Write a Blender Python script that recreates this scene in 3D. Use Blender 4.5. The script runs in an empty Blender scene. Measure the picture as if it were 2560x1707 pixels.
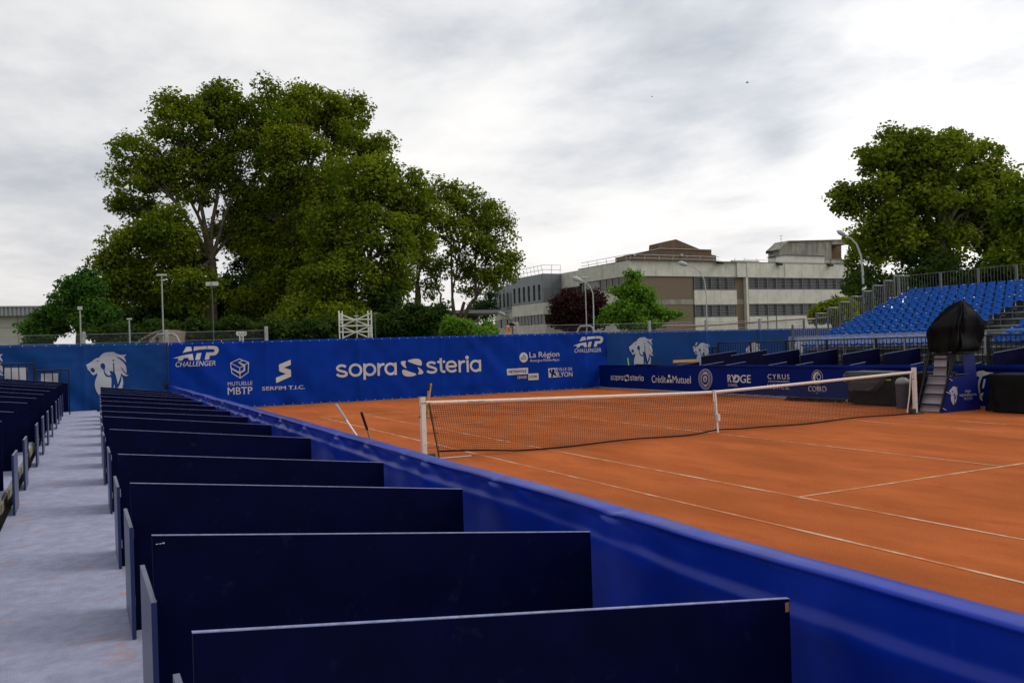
import bpy, bmesh, math, random, time
import numpy as np
from mathutils import Vector, noise, Matrix
T0 = time.time()
random.seed(7); rng = np.random.default_rng(11)
SC = bpy.context.scene
COL = SC.collection

# ------------------------------------------------------------------ camera
CAM = np.array([-5.7087, -14.2423, 2.0072])
YAW, PITCH, ROLL, FPX = 0.4737, 0.0058, -0.0324, 2113.12
def _axes():
    cy, sy, cp, sp = math.cos(YAW), math.sin(YAW), math.cos(PITCH), math.sin(PITCH)
    f = np.array([sy*cp, cy*cp, sp]); r = np.array([cy, -sy, 0.0]); u = np.cross(r, f)
    c, s = math.cos(ROLL), math.sin(ROLL)
    return c*r + s*u, -s*r + c*u, f
AR, AU, AF = _axes()
cam_data = bpy.data.cameras.new('camera'); cam = bpy.data.objects.new('camera', cam_data); COL.objects.link(cam)
cam_data.sensor_width = 36; cam_data.lens = FPX/2560*36; cam_data.clip_end = 6000; cam_data.clip_start = 0.05
cam.matrix_world = Matrix(((AR[0], AU[0], -AF[0], CAM[0]), (AR[1], AU[1], -AF[1], CAM[1]), (AR[2], AU[2], -AF[2], CAM[2]), (0, 0, 0, 1)))
SC.camera = cam

# surveying helpers: turn a sight line into a point on a plane or at a distance
def ray(px, py): return AR*(px-1280)/FPX - AU*(py-853.5)/FPX + AF
def at(px, py, ax, val):
    d = ray(px, py); i = 'XYZ'.index(ax); return CAM + d*((val-CAM[i])/d[i])
def dep(px, py, d): return CAM + ray(px, py)*d

# ------------------------------------------------------------------ world, sun, exposure
SUN_AZ, SUN_EL = math.radians(112), math.radians(42)
GLOW_AZ = math.radians(80); GLOW_EL = math.radians(26)     # azimuth from +Y towards +X
W = bpy.data.worlds.new('World'); SC.world = W; W.use_nodes = True
nt = W.node_tree; nt.nodes.clear()
def N(t, **k):
    n = nt.nodes.new(t)
    for a, b in k.items(): setattr(n, a, b)
    return n
def build_world():
    L = nt.links.new
    out = N('ShaderNodeOutputWorld'); bg = N('ShaderNodeBackground'); bg2 = N('ShaderNodeBackground'); mix = N('ShaderNodeMixShader')
    sky = N('ShaderNodeTexSky', sky_type='NISHITA', sun_disc=False); sky.sun_elevation = SUN_EL; sky.sun_rotation = SUN_AZ
    L(sky.outputs[0], bg.inputs[0]); bg.inputs[1].default_value = 0.1
    tc = N('ShaderNodeTexCoord'); sep = N('ShaderNodeSeparateXYZ'); L(tc.outputs['Generated'], sep.inputs[0])
    def M(op, a, b=None, c=None, clamp=False):
        n = N('ShaderNodeMath', operation=op, use_clamp=clamp)
        for i, v in enumerate((a, b, c)):
            if v is None: continue
            if isinstance(v, (int, float)): n.inputs[i].default_value = v
            else: L(v, n.inputs[i])
        return n.outputs[0]
    zc = M('ADD', M('MAXIMUM', sep.outputs[2], 0.0), 0.13)
    u = M('DIVIDE', sep.outputs[0], zc); v = M('DIVIDE', sep.outputs[1], zc)
    cmb = N('ShaderNodeCombineXYZ'); L(u, cmb.inputs[0]); L(v, cmb.inputs[1])
    def noise_tex(scale, detail, rough, dist, loc, sc=(1, 1, 1), rot=0.0):
        mp = N('ShaderNodeMapping'); mp.inputs['Location'].default_value = loc; mp.inputs['Scale'].default_value = sc; mp.inputs['Rotation'].default_value = (0, 0, rot)
        L(cmb.outputs[0], mp.inputs[0])
        n = N('ShaderNodeTexNoise'); n.inputs['Scale'].default_value = scale; n.inputs['Detail'].default_value = detail
        n.inputs['Roughness'].default_value = rough; n.inputs['Distortion'].default_value = dist
        L(mp.outputs[0], n.inputs['Vector']); return n.outputs[0]
    n1 = noise_tex(0.46, 9, 0.52, 0.0, (3.3, 1.7, 0.4), (1, .9, 1), 0.5)
    n2 = noise_tex(1.7, 10, 0.60, 0.12, (7.1, 2.2, 1.4), (1, .8, 1), 0.2)
    s = M('ADD', M('MULTIPLY', n1, 0.56), M('MULTIPLY', n2, 0.44))
    # one heavier bank of cloud overhead towards the court, thinner cloud low on the right
    def bank(px, py, k, amt):
        d0 = Vector(ray(px, py)).normalized(); dp = N('ShaderNodeVectorMath', operation='DOT_PRODUCT'); nn = N('ShaderNodeVectorMath', operation='NORMALIZE')
        L(tc.outputs['Generated'], nn.inputs[0]); L(nn.outputs[0], dp.inputs[0]); dp.inputs[1].default_value = d0
        return M('MULTIPLY', M('POWER', M('MAXIMUM', dp.outputs['Value'], 0.0), k), amt)
    for b_ in (bank(1780, 90, 110, .13), bank(1500, 240, 260, .06), bank(1950, 335, 1500, .07), bank(100, 400, 30, .06), bank(400, 60, 30, .035), bank(2350, 380, 70, -.075), bank(1400, 640, 60, -.04)): s = M('ADD', s, b_)
    ramp = N('ShaderNodeValToRGB'); L(s, ramp.inputs[0])
    e = ramp.color_ramp.elements
    e[0].position = 0.42; e[0].color = (1.0, 0.985, 0.965, 1)
    e[1].position = 0.675; e[1].color = (0.44, 0.48, 0.54, 1)
    e2 = e.new(0.50); e2.color = (0.86, 0.86, 0.865, 1)
    e3 = e.new(0.59); e3.color = (0.62, 0.645, 0.685, 1)
    # thin places glow towards the hidden sun
    nrm = N('ShaderNodeVectorMath', operation='NORMALIZE'); L(tc.outputs['Generated'], nrm.inputs[0])
    dot = N('ShaderNodeVectorMath', operation='DOT_PRODUCT'); L(nrm.outputs[0], dot.inputs[0])
    dot.inputs[1].default_value = (math.sin(GLOW_AZ)*math.cos(GLOW_EL), math.cos(GLOW_AZ)*math.cos(GLOW_EL), math.sin(GLOW_EL))
    glow = M('POWER', M('MULTIPLY_ADD', dot.outputs['Value'], 0.5, 0.5, True), 5.0)
    gain = M('MULTIPLY_ADD', glow, 0.30, 0.89)
    # haze brightens the lowest band of sky all round
    hz = M('POWER', M('SUBTRACT', 1.0, M('MAXIMUM', sep.outputs[2], 0.0), None, True), 9.0)
    hcol = N('ShaderNodeMix', data_type='RGBA'); L(M('MULTIPLY', hz, 0.75), hcol.inputs[0]); L(ramp.outputs[0], hcol.inputs[6]); hcol.inputs[7].default_value = (1.0, 0.925, 0.885, 1)
    sc_ = N('ShaderNodeVectorMath', operation='SCALE'); L(hcol.outputs[2], sc_.inputs[0]); L(gain, sc_.inputs[3])
    L(sc_.outputs[0], bg2.inputs[0]); bg2.inputs[1].default_value = 1.08
    mix.inputs[0].default_value = 0.95
    L(bg.outputs[0], mix.inputs[1]); L(bg2.outputs[0], mix.inputs[2]); L(mix.outputs[0], out.inputs[0])
build_world()
sd = bpy.data.lights.new('sun', 'SUN'); sd.energy = 1.2; sd.angle = math.radians(24); sd.color = (1.0, 0.95, 0.88)
so = bpy.data.objects.new('sun', sd); COL.objects.link(so)
sdir = Vector((math.sin(SUN_AZ)*math.cos(SUN_EL), math.cos(SUN_AZ)*math.cos(SUN_EL), math.sin(SUN_EL)))
so.rotation_euler = sdir.to_track_quat('Z', 'Y').to_euler()
SC.view_settings.view_transform = 'Standard'; SC.view_settings.look = 'None'
SC.view_settings.exposure = 0.0; SC.view_settings.gamma = 1.0; SC.view_settings.use_curve_mapping = False
SC.render.engine = 'CYCLES'

# ------------------------------------------------------------------ materials
def mat(name, col, rough=0.6, var=0.0, vscale=3.0, bump=0.0, bscale=20.0, metal=0.0, spec=0.5, col2=None, stretch=(1, 1, 1), dirt=None, dscale=2.0, damt=0.0, coat=0.0, thr=(0.35, 0.65), dthr=(0.55, 0.7), dstretch=(1, 1, 1), trans=0.0, rvar=0.0):
    m = bpy.data.materials.new(name); m.use_nodes = True; t = m.node_tree; b = t.nodes['Principled BSDF']; L = t.links.new
    b.inputs['Roughness'].default_value = rough; b.inputs['Metallic'].default_value = metal
    b.inputs['Specular IOR Level'].default_value = spec; b.inputs['Coat Weight'].default_value = coat
    c = (*col, 1); b.inputs['Base Color'].default_value = c
    tc = t.nodes.new('ShaderNodeTexCoord')
    def noi(scale, detail, st, off=0.0):
        mp = t.nodes.new('ShaderNodeMapping'); mp.inputs['Scale'].default_value = st; mp.inputs['Location'].default_value = (off, off*.7, off*1.3); L(tc.outputs['Object'], mp.inputs[0])
        n = t.nodes.new('ShaderNodeTexNoise'); n.inputs['Scale'].default_value = scale; n.inputs['Detail'].default_value = detail; n.inputs['Roughness'].default_value = 0.6
        L(mp.outputs[0], n.inputs['Vector']); return n.outputs[0]
    cur = None
    if var > 0:
        r = t.nodes.new('ShaderNodeMapRange'); L(noi(vscale, 6, stretch), r.inputs[0]); r.inputs[1].default_value = thr[0]; r.inputs[2].default_value = thr[1]
        mx = t.nodes.new('ShaderNodeMix'); mx.data_type = 'RGBA'; L(r.outputs[0], mx.inputs[0])
        if col2 is None:
            mx.inputs[6].default_value = tuple(x*(1-var) for x in col)+(1,); mx.inputs[7].default_value = tuple(min(1, x*(1+var)) for x in col)+(1,)
        else:
            mx.inputs[6].default_value = c; mx.inputs[7].default_value = (*col2, 1)
        cur = mx.outputs[2]; L(cur, b.inputs['Base Color'])
    if dirt is not None:
        r = t.nodes.new('ShaderNodeMapRange'); L(noi(dscale, 8, dstretch, 5.3), r.inputs[0]); r.inputs[1].default_value = dthr[0]; r.inputs[2].default_value = dthr[1]; r.inputs[4].default_value = damt
        mx = t.nodes.new('ShaderNodeMix'); mx.data_type = 'RGBA'; L(r.outputs[0], mx.inputs[0])
        if cur is not None: L(cur, mx.inputs[6])
        else: mx.inputs[6].default_value = c
        mx.inputs[7].default_value = (*dirt, 1); cur = mx.outputs[2]; L(cur, b.inputs['Base Color'])
    if rvar > 0:
        r = t.nodes.new('ShaderNodeMapRange'); L(noi(2.3, 5, (1, 1, 1), 2.2), r.inputs[0]); r.inputs[1].default_value = .3; r.inputs[2].default_value = .7
        r.inputs[3].default_value = max(0, rough-rvar); r.inputs[4].default_value = min(1, rough+rvar); L(r.outputs[0], b.inputs['Roughness'])
    if bump > 0:
        bp = t.nodes.new('ShaderNodeBump'); bp.inputs['Strength'].default_value = bump; bp.inputs['Distance'].default_value = 0.02
        L(noi(bscale, 8, (1, 1, 1), 1.1), bp.inputs['Height']); L(bp.outputs[0], b.inputs['Normal'])
    return m
M = {}
M['clay'] = mat('clay', (0.385, 0.104, 0.031), 0.95, var=.26, vscale=.8, stretch=(1, .35, 1), thr=(.3, .7), bump=1.0, bscale=55, spec=.03, dirt=(0.34, 0.078, 0.022), dscale=1.7, dstretch=(1.5, .6, 1), damt=.75, dthr=(.54, .70))
M['line'] = mat('line_tape', (0.55, 0.37, 0.25), 0.8, var=.2, vscale=14, spec=.2, dirt=(0.45, 0.14, 0.045), dscale=2.2, damt=.97, dthr=(.40, .58), bump=.3, bscale=60)
M['carpet'] = mat('walkway_carpet', (0.35, 0.365, 0.51), 0.95, var=.13, vscale=7, bump=1.0, bscale=120, spec=.1, dirt=(0.50, 0.23, 0.13), dscale=3.2, dstretch=(.7, 1.6, 1), damt=.8, dthr=(.60, .72))
M['navy'] = mat('navy_paint', (0.0008, 0.0018, 0.024), 0.55, var=.25, vscale=3, spec=.06, bump=.06, bscale=30, dirt=(0.02, 0.035, 0.06), dscale=9, damt=.3, dthr=(.62, .78), rvar=.12)
M['ply_edge'] = mat('plywood_edge', (0.17, 0.19, 0.34), 0.55, var=.25, vscale=9, stretch=(1, .1, 30), spec=.4)
M['flap'] = mat('flap_board', (0.07, 0.08, 0.15), 0.42, var=.14, vscale=5, stretch=(1, 6, .5), spec=.6, bump=.08, bscale=30)  # sky reflection on the aisle side put into this bluish grey
M['navy_edge'] = mat('flap_edge', (0.012, 0.022, 0.09), 0.5, spec=.3)
M['cloth'] = mat('barrier_cloth', (0.0005, 0.018, 0.27), 0.38, var=.22, vscale=1.2, bump=.10, bscale=9, spec=.24, dirt=(0.02, 0.07, 0.28), dscale=9, damt=.35, dstretch=(1, 1, .25), dthr=(.64, .78), rvar=.06)
M['banner'] = mat('banner_royal', (0.0005, 0.030, 0.28), 0.6, var=.16, vscale=.9, bump=.12, bscale=5, spec=.07)
M['banner_navy'] = mat('banner_deep', (0.0008, 0.010, 0.125), 0.55, var=.12, vscale=.9, bump=.12, bscale=4, spec=.06)
M['banner_sky'] = mat('banner_mid_blue', (0.001, 0.039, 0.175), 0.52, var=.16, vscale=.8, bump=.14, bscale=5, spec=.16, dirt=(0.035, 0.05, 0.17), dscale=1.4, damt=.5, dthr=(.55, .75))
M['print'] = mat('print_white', (0.50, 0.50, 0.46), 0.55, spec=.3)
M['print_mauve'] = mat('print_pale', (0.38, 0.38, 0.42), 0.55, spec=.3)
M['eyelet'] = mat('eyelet', (0.55, 0.57, 0.6), 0.35, metal=.7)
M['white'] = mat('white_post', (0.66, 0.60, 0.54), 0.5, var=.06, vscale=6, dirt=(.5, .4, .32), dscale=5, damt=.3, dthr=(.66, .8))
M['tape'] = mat('net_band', (0.70, 0.62, 0.55), 0.8, var=.12, vscale=12, stretch=(1, 1, 6), bump=.3, bscale=30)
M['cord'] = mat('net_cord', (0.012, 0.014, 0.013), 0.8)
M['dkgreen'] = mat('dark_green', (0.015, 0.04, 0.022), 0.55, var=.2)
M['black'] = mat('black_metal', (0.008, 0.008, 0.009), 0.5, spec=.25)
M['tarp'] = mat('black_tarp', (0.005, 0.005, 0.0055), 0.8, var=.25, vscale=4, bump=.7, bscale=9, spec=.12)
M['tarp_grey'] = mat('grey_tarp', (0.030, 0.031, 0.034), 0.6, var=.2, vscale=4, bump=.3, bscale=8, spec=.4)
M['galv'] = mat('galvanised', (0.33, 0.34, 0.35), 0.5, metal=.55, var=.12, vscale=9)
M['galv_dark'] = mat('galvanised_dark', (0.12, 0.125, 0.13), 0.55, metal=.5, var=.15, vscale=8)
M['alu'] = mat('aluminium', (0.70, 0.68, 0.66), 0.42, metal=.35, var=.08)
M['seat'] = mat('seat_plastic', (0.001, 0.085, 0.40), 0.45, spec=.16, var=.12, vscale=.8)
M['tag'] = mat('seat_tag', (0.75, 0.78, 0.8), 0.4)
M['deck'] = mat('stand_deck', (0.035, 0.038, 0.04), 0.8, var=.35, vscale=2.6, dirt=(.17, .175, .17), dscale=3.5, damt=.7, dthr=(.5, .68), bump=.3, bscale=12)
M['pale_edge'] = mat('step_pale_edge', (0.28, 0.28, 0.27), 0.6, var=.2)  # paler than the deck: lit step edges put into the colour
M['timber'] = mat('timber', (0.15, 0.145, 0.09), 0.8, var=.25, vscale=4, stretch=(8, 1, 8))
M['orange_wood'] = mat('orange_plank', (0.62, 0.30, 0.04), 0.6, var=.12, vscale=5, stretch=(1, 8, 8))
M['grey_wood'] = mat('grey_wood', (0.20, 0.155, 0.125), 0.8, var=.25, vscale=5)
M['handle_wood'] = mat('handle_wood', (0.36, 0.22, 0.11), 0.6, var=.2, vscale=9)
M['handle_grey'] = mat('handle_grey', (0.30, 0.29, 0.28), 0.5)
M['post'] = mat('fence_post', (0.30, 0.31, 0.30), 0.7, var=.15, vscale=5)
M['concrete'] = mat('precast_concrete', (0.56, 0.545, 0.49), 0.85, var=.1, vscale=1.2, dirt=(0.30, 0.285, 0.25), dscale=.9, dstretch=(2.2, 2.2, .22), damt=.6, dthr=(.54, .76), bump=.15, bscale=8, spec=.2)
M['concrete_dark'] = mat('weathered_concrete', (0.28, 0.265, 0.23), 0.9, var=.2, vscale=.8, dirt=(0.12, 0.115, 0.10), dscale=.9, dstretch=(1.8, 1.8, .4), damt=.8, dthr=(.45, .68), spec=.15)
M['brick'] = mat('brown_brick', (0.175, 0.135, 0.10), 0.9, var=.18, vscale=30, stretch=(.4, .4, 2), bump=.4, bscale=40, spec=.15)
M['brown_clad'] = mat('brown_cladding', (0.13, 0.085, 0.052), 0.85, var=.25, vscale=2, stretch=(3, 3, .5), spec=.2)
M['zinc'] = mat('grey_cladding', (0.165, 0.18, 0.20), 0.45, metal=.3, var=.08, vscale=.6)
M['glass'] = mat('window_glass', (0.012, 0.015, 0.016), 0.08, var=.5, vscale=.7, spec=.5)
M['frame'] = mat('window_frame', (0.34, 0.34, 0.33), 0.5)
M['shutter'] = mat('roller_shutter', (0.25, 0.25, 0.25), 0.6, var=.05)
M['louvre'] = mat('louvre_slat', (0.17, 0.175, 0.185), 0.5, metal=.3)
M['roofing'] = mat('dark_fascia', (0.07, 0.07, 0.07), 0.6)
M['wh_wall'] = mat('warehouse_wall', (0.36, 0.35, 0.32), 0.8, var=.07, vscale=.3)
M['wh_roof'] = mat('warehouse_fascia', (0.24, 0.26, 0.27), 0.5, metal=.3)
M['rust'] = mat('rust_brown', (0.20, 0.10, 0.05), 0.8)
M['bark'] = mat('plane_bark', (0.095, 0.078, 0.056), 0.9, var=.4, vscale=2.2, bump=.5, bscale=8, spec=.1)
M['bark_dark'] = mat('dark_bark', (0.07, 0.055, 0.042), 0.9, var=.4, vscale=2, spec=.1)
M['ground'] = mat('rough_ground', (0.13, 0.14, 0.06), 0.95, var=.35, vscale=.5, spec=.1, bump=.5, bscale=3)
M['gravel'] = mat('stand_floor', (0.10, 0.095, 0.09), 0.95, var=.3, vscale=3, bump=.6, bscale=30, spec=.1)
M['grass'] = mat('grass_blades', (0.10, 0.14, 0.035), 0.9, var=.4, vscale=.8, spec=.1)
M['mauve'] = mat('mauve_sheet', (0.30, 0.27, 0.32), 0.6, var=.1)
M['chair_blue'] = mat('chair_panel', (0.003, 0.010, 0.13), 0.45, spec=.35)
M['bin'] = mat('bin_plastic', (0.045, 0.045, 0.06), 0.5)
M['red'] = mat('red_plastic', (0.65, 0.03, 0.015), 0.45)
M['lime'] = mat('lime_plastic', (0.25, 0.75, 0.03), 0.5)
M['orange'] = mat('orange_hi_vis', (0.85, 0.30, 0.01), 0.7)
M['skin'] = mat('skin', (0.55, 0.33, 0.25), 0.6)
M['blackcloth'] = mat('black_shirt', (0.01, 0.01, 0.012), 0.85)
M['hair'] = mat('fair_hair', (0.42, 0.33, 0.20), 0.7)
M['blue_tie'] = mat('blue_strap', (0.01, 0.30, 0.75), 0.5)
M['grey_pole'] = mat('dark_pole', (0.05, 0.065, 0.07), 0.5)
M['lamp_white'] = mat('lamp_body', (0.40, 0.42, 0.44), 0.5)

def leafmat(name, col, col2, trans=0.42):
    m = bpy.data.materials.new(name); m.use_nodes = True; t = m.node_tree; t.nodes.clear(); L = t.links.new
    out = t.nodes.new('ShaderNodeOutputMaterial'); d = t.nodes.new('ShaderNodeBsdfDiffuse'); tr = t.nodes.new('ShaderNodeBsdfTranslucent'); g = t.nodes.new('ShaderNodeBsdfGlossy')
    mx = t.nodes.new('ShaderNodeMixShader'); mx2 = t.nodes.new('ShaderNodeMixShader')
    at_ = t.nodes.new('ShaderNodeAttribute'); at_.attribute_name = 'tone'
    cm = t.nodes.new('ShaderNodeMix'); cm.data_type = 'RGBA'; L(at_.outputs['Fac'], cm.inputs[0]); cm.inputs[6].default_value = (*col, 1); cm.inputs[7].default_value = (*col2, 1)
    L(cm.outputs[2], d.inputs[0]); L(cm.outputs[2], tr.inputs[0]); g.inputs['Roughness'].default_value = 0.5; g.inputs[0].default_value = (.5, .5, .5, 1)
    mx.inputs[0].default_value = trans; L(d.outputs[0], mx.inputs[1]); L(tr.outputs[0], mx.inputs[2])
    mx2.inputs[0].default_value = 0.01; L(mx.outputs[0], mx2.inputs[1]); L(g.outputs[0], mx2.inputs[2]); L(mx2.outputs[0], out.inputs[0]); return m
M['leaf_plane'] = leafmat('plane_leaf', (0.042, 0.095, 0.004), (0.235, 0.275, 0.010))
M['leaf_olive'] = leafmat('olive_leaf', (0.052, 0.105, 0.006), (0.22, 0.265, 0.012))
M['leaf_green'] = leafmat('green_leaf', (0.022, 0.078, 0.012), (0.085, 0.19, 0.020))
M['leaf_bright'] = leafmat('bright_leaf', (0.06, 0.17, 0.015), (0.19, 0.34, 0.03))
M['leaf_dark'] = leafmat('dark_leaf', (0.014, 0.038, 0.006), (0.055, 0.095, 0.012))
M['leaf_purple'] = leafmat('purple_leaf', (0.022, 0.008, 0.010), (0.065, 0.022, 0.024))
M['leaf_conifer'] = leafmat('conifer_leaf', (0.025, 0.06, 0.022), (0.07, 0.12, 0.045))

# ------------------------------------------------------------------ object helpers
def tag(o, label=None, cat=None, group=None, kind=None):
    if label: o['label'] = label
    if cat: o['category'] = cat
    if group: o['group'] = group
    if kind: o['kind'] = kind
    return o
def empty(name, loc, label=None, cat=None, group=None, rz=0.0):
    o = bpy.data.objects.new(name, None); COL.objects.link(o); o.location = loc; o.rotation_euler = (0, 0, rz); o.empty_display_size = .2
    return tag(o, label, cat, group)
class MB:
    def __init__(s, off=(0, 0, 0)): s.v = []; s.f = []; s.o = off
    def poly(s, vs, fs):
        b = len(s.v); s.v += [(x-s.o[0], y-s.o[1], z-s.o[2]) for x, y, z in vs]; s.f += [tuple(b+i for i in f) for f in fs]; return s
    def box(s, x0, x1, y0, y1, z0, z1):
        return s.poly([(x0, y0, z0), (x1, y0, z0), (x1, y1, z0), (x0, y1, z0), (x0, y0, z1), (x1, y0, z1), (x1, y1, z1), (x0, y1, z1)],
                      [(0, 3, 2, 1), (4, 5, 6, 7), (0, 1, 5, 4), (1, 2, 6, 5), (2, 3, 7, 6), (3, 0, 4, 7)])
    def prism(s, pts, ax, a, b):   # pts: 2-D polygon in the other two axes
        n = len(pts)
        def P(p, c): return (c, p[0], p[1]) if ax == 'X' else (p[0], c, p[1]) if ax == 'Y' else (p[0], p[1], c)
        return s.poly([P(p, a) for p in pts]+[P(p, b) for p in pts], [tuple(range(n))[::-1], tuple(range(n, 2*n))]+[(i, (i+1) % n, n+(i+1) % n, n+i) for i in range(n)])
    def tube(s, path, r, n=8, cap=True):
        path = [Vector(p) for p in path]; rings = []
        rs = r if isinstance(r, (list, tuple)) else [r]*len(path)
        prev = None
        for i, p in enumerate(path):
            t = (path[min(i+1, len(path)-1)]-path[max(i-1, 0)]).normalized()
            a = (prev - t*prev.dot(t)) if prev is not None else t.orthogonal()
            a.normalize(); prev = a; bb = t.cross(a)
            rings.append([tuple(p+(a*math.cos(2*math.pi*k/n)+bb*math.sin(2*math.pi*k/n))*rs[i]) for k in range(n)])
        vs = [q for rg in rings for q in rg]; fs = []
        for i in range(len(path)-1):
            for k in range(n): fs.append((i*n+k, i*n+(k+1) % n, (i+1)*n+(k+1) % n, (i+1)*n+k))
        if cap: fs += [tuple(range(n))[::-1], tuple((len(path)-1)*n+k for k in range(n))]
        return s.poly(vs, fs)
    def mesh(s, name, m, smooth=False):
        me = bpy.data.meshes.new(name); me.from_pydata(s.v, [], s.f); me.materials.append(m)
        if smooth: me.shade_smooth()
        me.update(); return me
    def build(s, name, m, parent=None, smooth=False, **k):
        o = bpy.data.objects.new(name, s.mesh(name, m, smooth)); COL.objects.link(o)
        o.location = s.o if parent is None else (0, 0, 0)
        if parent is not None: o.parent = parent
        return tag(o, **k)
def link(name, me, parent=None, loc=(0, 0, 0), rot=(0, 0, 0), scale=(1, 1, 1)):
    o = bpy.data.objects.new(name, me); COL.objects.link(o); o.parent = parent; o.location = loc; o.rotation_euler = rot; o.scale = scale; return o
def copy_tree(o, parent=None):
    c = o.copy(); COL.objects.link(c); c.parent = parent
    for ch in list(o.children): copy_tree(ch, c)
    return c
def bevel(o, w=0.004, seg=1):
    m = o.modifiers.new('bevel', 'BEVEL'); m.width = w; m.segments = seg; m.limit_method = 'ANGLE'; return o

# ------------------------------------------------------------------ setting: ground, court
def terrain_z(x, y):
    d = 0.0
    if y > 20.5: d = max(d, min(1.0, (y-20.5)/8.0)*1.7 + min(1.0, max(0, y-28)/40.0)*1.35)
    if x > 38: d = max(d, min(1.0, (x-38)/10.0)*1.2)
    return d-0.02
xs = list(np.concatenate([[-900, -400, -200, -100, -60, -40, -30], np.arange(-22, 36, 2.0), np.arange(36, 100, 5), [120, 160, 240, 420, 900]]))
ys = list(np.concatenate([[-600, -200, -80, -40], np.arange(-30, 20, 5.0), np.arange(20.5, 34, 1.5), np.arange(36, 72, 4), [80, 100, 130, 180, 260, 420, 800, 1600]]))
g = MB(); nx = len(xs)
for y in ys:
    for x in xs: g.v.append((x, y, terrain_z(x, y)))
for j in range(len(ys)-1):
    for i in range(nx-1): g.f.append((j*nx+i, j*nx+i+1, (j+1)*nx+i+1, (j+1)*nx+i))
g.build('ground', M['ground'], smooth=True, kind='structure')
MB().box(-9.6, 30, -20, 19.4, -.012, -.006).build('stand_floor', M['gravel'], kind='structure')
court = MB().poly([(-2.72, -19, 0), (15.24, -19, 0), (15.24, 18.05, 0), (-2.72, 19.25, 0)], [(0, 1, 2, 3)]).build('clay_court', M['clay'], kind='structure')
def line(x0, x1, y0, y1):
    # chalk-filled tape laid with slightly wandering edges
    mb = MB(); L = max(x1-x0, y1-y0); n = max(2, int(L/.35)); alongx = (x1-x0) > (y1-y0); vs = []
    for i in range(n+1):
        t = i/n; w = noise.noise(Vector((t*L*1.1, x0*3, y0*5)))*.006; e = noise.noise(Vector((t*L*2.3, x0*7, 9)))*.006
        if alongx: vs += [(x0+(x1-x0)*t, y0+w-e, .004), (x0+(x1-x0)*t, y1+w+e, .004)]
        else: vs += [(x1+w+e, y0+(y1-y0)*t, .004), (x0+w-e, y0+(y1-y0)*t, .004)]
    mb.poly(vs, [(2*i, 2*i+2, 2*i+3, 2*i+1) for i in range(n)])
    return mb.build('court_line', M['line'], court)
BL = 11.885
for x in (.914, 2.286, 10.516, 11.884): line(x-.025, x+.025, -BL, BL)
for y in (-6.40, 6.40): line(2.311, 10.49, y-.025, y+.025)
line(6.375, 6.425, -6.37, 6.37)
for y in (-BL, BL): line(.94, 11.85, y-.04, y+.04)

# walkway
WZ = .22
wk = MB()
wnx, wny = 5, 60
for j in range(wny+1):
    for i in range(wnx+1): wk.v.append((-6.5+i*(1.3/wnx), -17+j*(36.25/wny), WZ+.006*noise.noise(Vector((i*.5, j*.45, 0)))))
for j in range(wny):
    for i in range(wnx): k = j*(wnx+1)+i; wk.f.append((k, k+1, k+wnx+2, k+wnx+1))
walk = wk.build('walkway', M['carpet'], kind='structure', smooth=True)
MB().box(-6.5, -5.2, -17, 19.25, .0, WZ-.02).build('walkway_base', M['deck'], kind='structure')
MB().box(-5.19, -2.98, -17, 18.9, 0, WZ-.03).build('box_floor', M['carpet'], kind='structure')

# ------------------------------------------------------------------ near boxes: dividers
near_Y = [-11.56, -9.99, -8.12, -6.18, -3.23, -.69, 1.40, 3.36, 5.41, 7.68, 9.96, 11.58, 13.25, 15.25]
ordn = ['nearest', 'second', 'third', 'fourth', 'fifth', 'sixth', 'seventh', 'eighth', 'ninth', 'tenth', 'eleventh', 'twelfth', 'thirteenth', 'fourteenth', 'fifteenth']
def divider(xa, za, xb, zb, y, zbot, t=.018, parent=None):
    """board across the boxes: xa/za the aisle end, xb/zb the barrier end; body and lighter raw top edge"""
    x0, z0, x1, z1 = (xa, za, xb, zb) if xa < xb else (xb, zb, xa, za)
    b = MB(); b.prism([(x0, zbot), (x1, zbot), (x1, z1-.003), (x0, z0-.003)], 'Y', y, y+t)
    o = b.build('divider_panel', M['navy'], parent)
    e = MB(); e.prism([(x0-.001, z0-.003), (x1+.001, z1-.003), (x1+.001, z1), (x0-.001, z0)], 'Y', y-.0015, y+t+.001)
    e.build('top_edge', M['ply_edge'], o)
    e = MB(); hy = y+t/2
    return o
flap_near_end = [-11.9, -10.15, -8.32, -6.28]
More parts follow.
